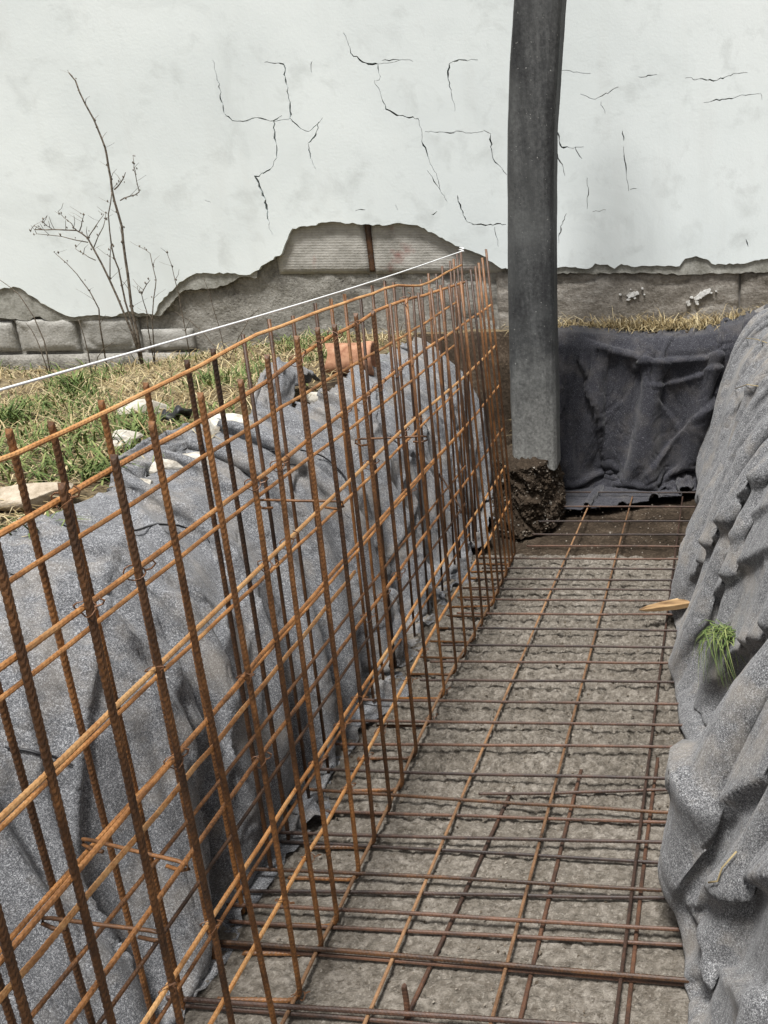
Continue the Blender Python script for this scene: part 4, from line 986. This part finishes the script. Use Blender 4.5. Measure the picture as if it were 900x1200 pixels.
# timber splinter sticking out from under the right membrane
pa_, pb_ = on_right(800, 707), None
pa_ = pa_ + Vector((0.03, 0, 0.0)); dpt = px_size(pa_)
tip = pa_ + Vector((-62 * dpt, -0.02, -8 * dpt)); ax_ = (tip - pa_)
def splinter():
    bm = bmesh.new(); rows = []
    for k, (w_, h_) in zip((0, .3, .62, .85, 1), ((6, 4.2), (6.5, 4.4), (5, 3.6), (3.5, 2.4), (.8, .6))):
        c = pa_ + ax_ * k; s1 = Vector((0, w_ * dpt, .15 * w_ * dpt)); s2 = Vector((0, -.1 * h_ * dpt, h_ * dpt * .8))
        rows.append([bm.verts.new(c + s1 + s2), bm.verts.new(c - s1 + s2 * .7), bm.verts.new(c - s1 - s2), bm.verts.new(c + s1 * .8 - s2)])
    for A, B in zip(rows[:-1], rows[1:]):
        for j in range(4): bm.faces.new((A[j], A[(j + 1) % 4], B[(j + 1) % 4], B[j]))
    bm.faces.new(rows[0]); bm.faces.new(rows[-1][::-1]); bmesh.ops.recalc_face_normals(bm, faces=bm.faces[:]); return bm
tag(bm_obj('wood_splinter', splinter(), M['timber']), 'pointed yellow wood splinter sticking out from under the right membrane', 'splinter')

# ------------------------------------------------------------------ vegetation
def blades(n, pos, length, width, tilt, seed, curl=.6):
    r = np.random.default_rng(seed); B = pos(r, n)
    az = r.uniform(0, 2 * math.pi, n); L = length * r.uniform(.45, 1.25, n); W = width * r.uniform(.6, 1.3, n)
    ti = np.clip(r.normal(tilt[0], tilt[1], n), 0.02, 1.5)
    dx, dy = np.cos(az), np.sin(az); sx, sy = -dy, dx
    V = np.zeros((n, 7, 3)); 
    for k, f in enumerate((0, .4, .75, 1.0)):
        a = ti + curl * f * f; hor = L * f * np.sin(np.minimum(a, 1.75)); ver = np.maximum(L * f * np.cos(np.minimum(a, 1.62)), .004)
        cx_, cy_, cz_ = B[:, 0] + dx * hor, B[:, 1] + dy * hor, B[:, 2] + ver
        w_ = W * (1, .85, .55, 0)[k] * .5
        if k < 3:
            V[:, 2 * k] = np.stack([cx_ - sx * w_, cy_ - sy * w_, cz_], 1); V[:, 2 * k + 1] = np.stack([cx_ + sx * w_, cy_ + sy * w_, cz_], 1)
        else: V[:, 6] = np.stack([cx_, cy_, cz_], 1)
    o = np.arange(n)[:, None] * 7
    F4 = np.concatenate([o + np.array([[0, 1, 3, 2]]), o + np.array([[2, 3, 5, 4]])]).tolist(); F3 = (o + np.array([[4, 5, 6]])).tolist()
    return V.reshape(-1, 3), F4 + F3
def wall_d(X): # wall line Y at X
    k = (X - pA.x) / wt.x; return pA.y + wt.y * k
def left_pos(dens, lo=-3.0):
    def f(r, n):
        m = n * 14; X_ = r.uniform(lo * H, -0.94 * H, m); Y_ = r.uniform(0.35 * H, 3.3 * H, m)
        ok = (Y_ < wall_d(X_) - .03) & ((X_ < -1.03 * H) | (r.random(m) < .3)) & (r.random(m) < dens(X_, Y_))
        X_, Y_ = X_[ok][:n], Y_[ok][:n]
        z = terrain(X_ / H, Y_ / H) * H - .006
        k = len(X_); reps = np.arange(n) % k
        return np.stack([X_, Y_, z], 1)[reps]
    return f
def dn_green(X, Y):
    return np.maximum(0.02, (vn(X * 2.6, Y * 2.6, 101) - .42) * 2.2) * np.where(wall_d(X) - Y < 1.6, 1.0, .75)
def dn_dry(X, Y): return 0.25 + .75 * vn(X * 2.2, Y * 2.2, 103)
V, F = blades(11500, left_pos(dn_green), .095, .0065, (.45, .28), 1)
tag(mesh_obj('grass', V, F, M['grass'], None, False), 'short green spring grass on the ground left of the trench', 'grass', kind='stuff')
V, F = blades(27000, left_pos(dn_dry), .15, .005, (1.12, .28), 2)
tag(mesh_obj('dry_grass', V, F, M['straw'], None, False), 'matted dry yellow grass on the ground left of the trench', 'grass', kind='stuff')
def strip_pos(r, n):
    m = n * 8; X_ = r.uniform(-.60 * H, 1.0 * H, m); Y_ = r.uniform(3.17 * H, 3.43 * H, m)
    ok = (Y_ < wall_d(X_) + .01) & ~((X_ > -.45 * H) & (X_ < .4 * H) & (Y_ < 3.27 * H)); X_, Y_ = X_[ok], Y_[ok]
    P = np.stack([X_, Y_, terrain(X_ / H, Y_ / H) * H + .002 + .02 * r.random(len(X_))], 1); return P[np.arange(n) % len(P)]
V, F = blades(7500, strip_pos, .17, .0055, (.95, .35), 3)
tag(mesh_obj('dry_grass', V, F, M['straw'], None, False), 'yellow straw strip between the dark membrane and the wall base', 'grass', kind='stuff')

# distinct green tufts
def tuft(px, n, ln, label, seed, mat='grass', where=None):
    p = where if where is not None else ground_px(*px)
    V, F = blades(n, lambda r, n_: np.stack([p.x + r.normal(0, .028, n_), p.y + r.normal(0, .028, n_), np.full(n_, p.z - .004)], 1), ln, .0085, (.42, .25), seed, .7)
    return tag(mesh_obj('grass_tuft', V, F, M[mat], None, False), label, 'grass tuft', 'grass tufts on the left bank')
tuft((88, 462), 90, .21, 'large bright green tuft beside the wall left of the cage', 11)
tuft((12, 500), 70, .17, 'green tuft at the left border above the first bar', 12)
tuft((118, 560), 60, .12, 'green tuft between the pale stones by the third bar', 13)
tuft((45, 640), 80, .12, 'low green tuft at the membrane edge at the left border', 14)
tuft((160, 512), 60, .13, 'green tuft growing over the small white stone', 15)
tuft((245, 450), 50, .14, 'green tuft below the string near the middle of the left verge', 16)
# tuft on the right bank
pr = on_right(852, 742)
r5 = np.random.default_rng(5); Vt = []; Ft = []
for k in range(120):
    b0_ = np.array(pr) + r5.normal(0, .02, 3) * np.array([1.3, 1, .6]) + np.array([-.02, -.01, 0.015]); az = r5.normal(math.pi * 1.2, 1.0); L = r5.uniform(.08, .22)
    if k % 9 == 0: az = r5.normal(0, .4); L *= 1.2
    out = np.array([math.cos(az), math.sin(az), 0]); sd = np.array([-out[1], out[0], 0]); n0 = len(Vt); w = r5.uniform(.0016, .0035)
    for f in (0, .3, .6, .85, 1):
        c = b0_ + out * L * (.75 * f) + np.array([-.35, 0, 1]) * L * (.55 * f - 1.25 * f * f); Vt += [(c - sd * w * (1 - f * .9)).tolist(), (c + sd * w * (1 - f * .9)).tolist()]
    for m in range(4): Ft.append([n0 + 2 * m, n0 + 2 * m + 1, n0 + 2 * m + 3, n0 + 2 * m + 2])
tag(mesh_obj('grass_tuft', Vt, Ft, M['grass'], None, False), 'uprooted green grass tuft hanging on the right membrane', 'grass tuft')
# pale dry blades on the right membrane
for i, (pl, lab) in enumerate([([(864, 1008), (852, 1024), (838, 1036), (828, 1040)], 'forked pale yellow grass stalk on the lower right membrane'), ([(874, 396), (886, 398), (900, 402)], 'short yellow stalk on the membrane at the upper right border'), ([(864, 454), (876, 451), (888, 453)], 'thin yellow stalk lying across the upper right membrane')]):
    pts = [on_right(*q_) + Vector((-.008, 0, .008)) for q_ in pl]
    V, F = tube(pts, 0.0022, 5)
    tag(mesh_obj('grass_stalk', V, F, M['straw']), lab, 'stalk', 'dry stalks on the right membrane')

# dry weed against the wall
def weed(stems, base_px, Yd, label, buds=True, seed=0, w0=.006):
    bp = atY(*base_px, Yd); bp.z = gz(bp.x, bp.y)
    root = empty('dry_weed', bp); tag(root, label, 'weed', 'dead weeds along the wall'); r = random.Random(seed)
    for (pl, w) in stems:
        off = r.uniform(-.06, .02); pts = []
        pl2 = []
        for a, b2 in zip(pl[:-1], pl[1:]): pl2 += [a, ((a[0] + b2[0]) / 2 + r.uniform(-1, 1), (a[1] + b2[1]) / 2 + r.uniform(-1, 1))]
        pl2.append(pl[-1])
        for k, q_ in enumerate(pl2): pts.append(atY(*q_, Yd + off * k / len(pl2)))
        if pl[0] == base_px: pts[0] = Vector((pts[0].x, pts[0].y, bp.z - .01))
        n = len(pts); V = []; F = []
        ps = np.array(pts); 
        Vt_, Ft_ = tube(pts, 1.0, 5); Vt_ = Vt_.reshape(n, 5, 3); rad_ = np.linspace(w, w * .42, n)
        Vt_ = ps[:, None] + (Vt_ - ps[:, None]) * rad_[:, None, None]
        st = mesh_obj('stem', Vt_.reshape(-1, 3), Ft_, M['stem'], root)
        if buds:
            Vb = []; Fb = []
            for k in range(1, n):
                if r.random() < .6:
                    a_ = r.uniform(0, 6.28); L_ = r.uniform(.03, .12) * (1.15 - .6 * k / n); dv = Vector((math.cos(a_) * .7, math.sin(a_) * .35, r.uniform(.2, 1))).normalized() * L_; b_ = len(Vb); tw = .0018
                    e1, e2 = Vector((tw, 0, 0)), Vector((0, tw, 0)); kn_ = pts[k] + dv * .5 + Vector((r.uniform(-.008, .008), 0, r.uniform(-.006, .006)))
                    for c_, m_ in ((pts[k], 1), (kn_, .8), (pts[k] + dv, .5)): Vb += [tuple(c_ + e1 * m_), tuple(c_ - e1 * m_ * .6 + e2 * m_), tuple(c_ - e1 * m_ * .6 - e2 * m_)]
                    for m_ in (0, 3):
                        for j_ in range(3): Fb.append([b_ + m_ + j_, b_ + m_ + (j_ + 1) % 3, b_ + m_ + 3 + (j_ + 1) % 3, b_ + m_ + 3 + j_])
                if r.random() < .7:
                    for m in range(r.choice((1, 1, 2))):
                        c = pts[k] + Vector((r.uniform(-.013, .013), r.uniform(-.012, .012), r.uniform(-.004, .014))); s = r.uniform(.003, .0065); b_ = len(Vb)
                        Vb += [tuple(c + Vector(v) * s) for v in ((1, 0, 0), (-1, 0, 0), (0, 1, 0), (0, -1, 0), (0, 0, 1.5), (0, 0, -1.5))] + [tuple(pts[k] + Vector((.0015, 0, 0))), tuple(pts[k] - Vector((.0015, 0, 0)))]
                        for f in ((0, 2, 4), (2, 1, 4), (1, 3, 4), (3, 0, 4), (2, 0, 5), (1, 2, 5), (3, 1, 5), (0, 3, 5), (6, 7, 5)): Fb.append([b_ + q_ for q_ in f])
            if Vb: tag(mesh_obj('dry_twigs', Vb, Fb, M['stem'], st, False), kind='stuff')
    return root
W = (163, 408)
weed([([W, (158, 377), (152, 341), (147, 303), (143, 266), (134, 235), (130, 210), (125, 181), (119.5, 163), (110, 140), (100, 122), (88.5, 94.5), (81, 85.5)], .0085),
      ([W, (149, 376), (128.5, 328), (110, 292), (103, 279), (90, 270), (64, 269), (41, 269)], .007),
      ([W, (147, 354), (139, 315), (131, 290), (127, 251), (131, 225)], .006),
      ([(110, 290), (121, 266), (124, 250)], .003), ([(103, 279), (112, 265), (122, 251)], .003),
      ([(103, 284), (72, 277), (43, 274)], .0035), ([(90, 270), (84, 262), (75, 255), (68, 248)], .003), ([(93, 271), (96, 260), (98, 252)], .003), ([(62, 269), (54, 264), (50, 258)], .0025), ([(50, 269), (40, 264), (36, 272)], .0025),
      ([(134, 222), (142, 213), (147, 202)], .004), ([(141, 235), (152, 230), (163, 225), (160, 212), (157, 199), (156, 184)], .0035),
      ([(129, 328), (129, 300), (132, 285)], .0035), ([(112, 305), (98, 297), (88, 291)], .003)], W, 2.97 * H, 'tall dead weed with several bare budded stems against the white wall', True, 2)
W2 = (118, 400)
weed([([W2, (116, 362), (105, 341), (90, 321), (65, 297)], .0045)], W2, 2.95 * H, 'single thin dead stem leaning left beside the tall weed', True, 3)
W3 = (176, 402)
weed([([W3, (172, 365), (166, 345), (161, 338)], .0035), ([(166, 345), (172, 333), (176, 328)], .003), ([W3, (180, 350), (183, 328), (176, 297), (165, 290)], .0035)], W3, 2.96 * H, 'low branching dead stems just right of the tall weed', True, 4)
W4 = (222, 415)
weed([([W4, (212, 360), (205, 328), (196, 297)], .0035)], W4, 2.98 * H, 'thin dead stem in front of the mortar patch edge', True, 5)
W5 = (58, 436)
weed([([W5, (52, 400), (40, 372), (22, 345), (0, 328)], .0045), ([W5, (46, 405), (36, 385), (30, 378)], .0035)], W5, 2.88 * H, 'dead stems arching over the foundation stones at the left border', False, 6)
W6 = (268, 425)
weed([([W6, (256, 380), (246, 345), (238, 325)], .003), ([W6, (240, 392), (222, 375), (205, 365)], .003), ([W6, (280, 395), (292, 372), (305, 360)], .003)], W6, 2.9 * H, 'spindly pale dead stems in front of the grey mortar patch', False, 7)
W7 = (105, 430)
weed([([W7, (100, 400), (92, 375)], .004), ([W7, (122, 408), (135, 400)], .003)], W7, 2.85 * H, 'short broken dead stalks before the foundation stones', False, 8)
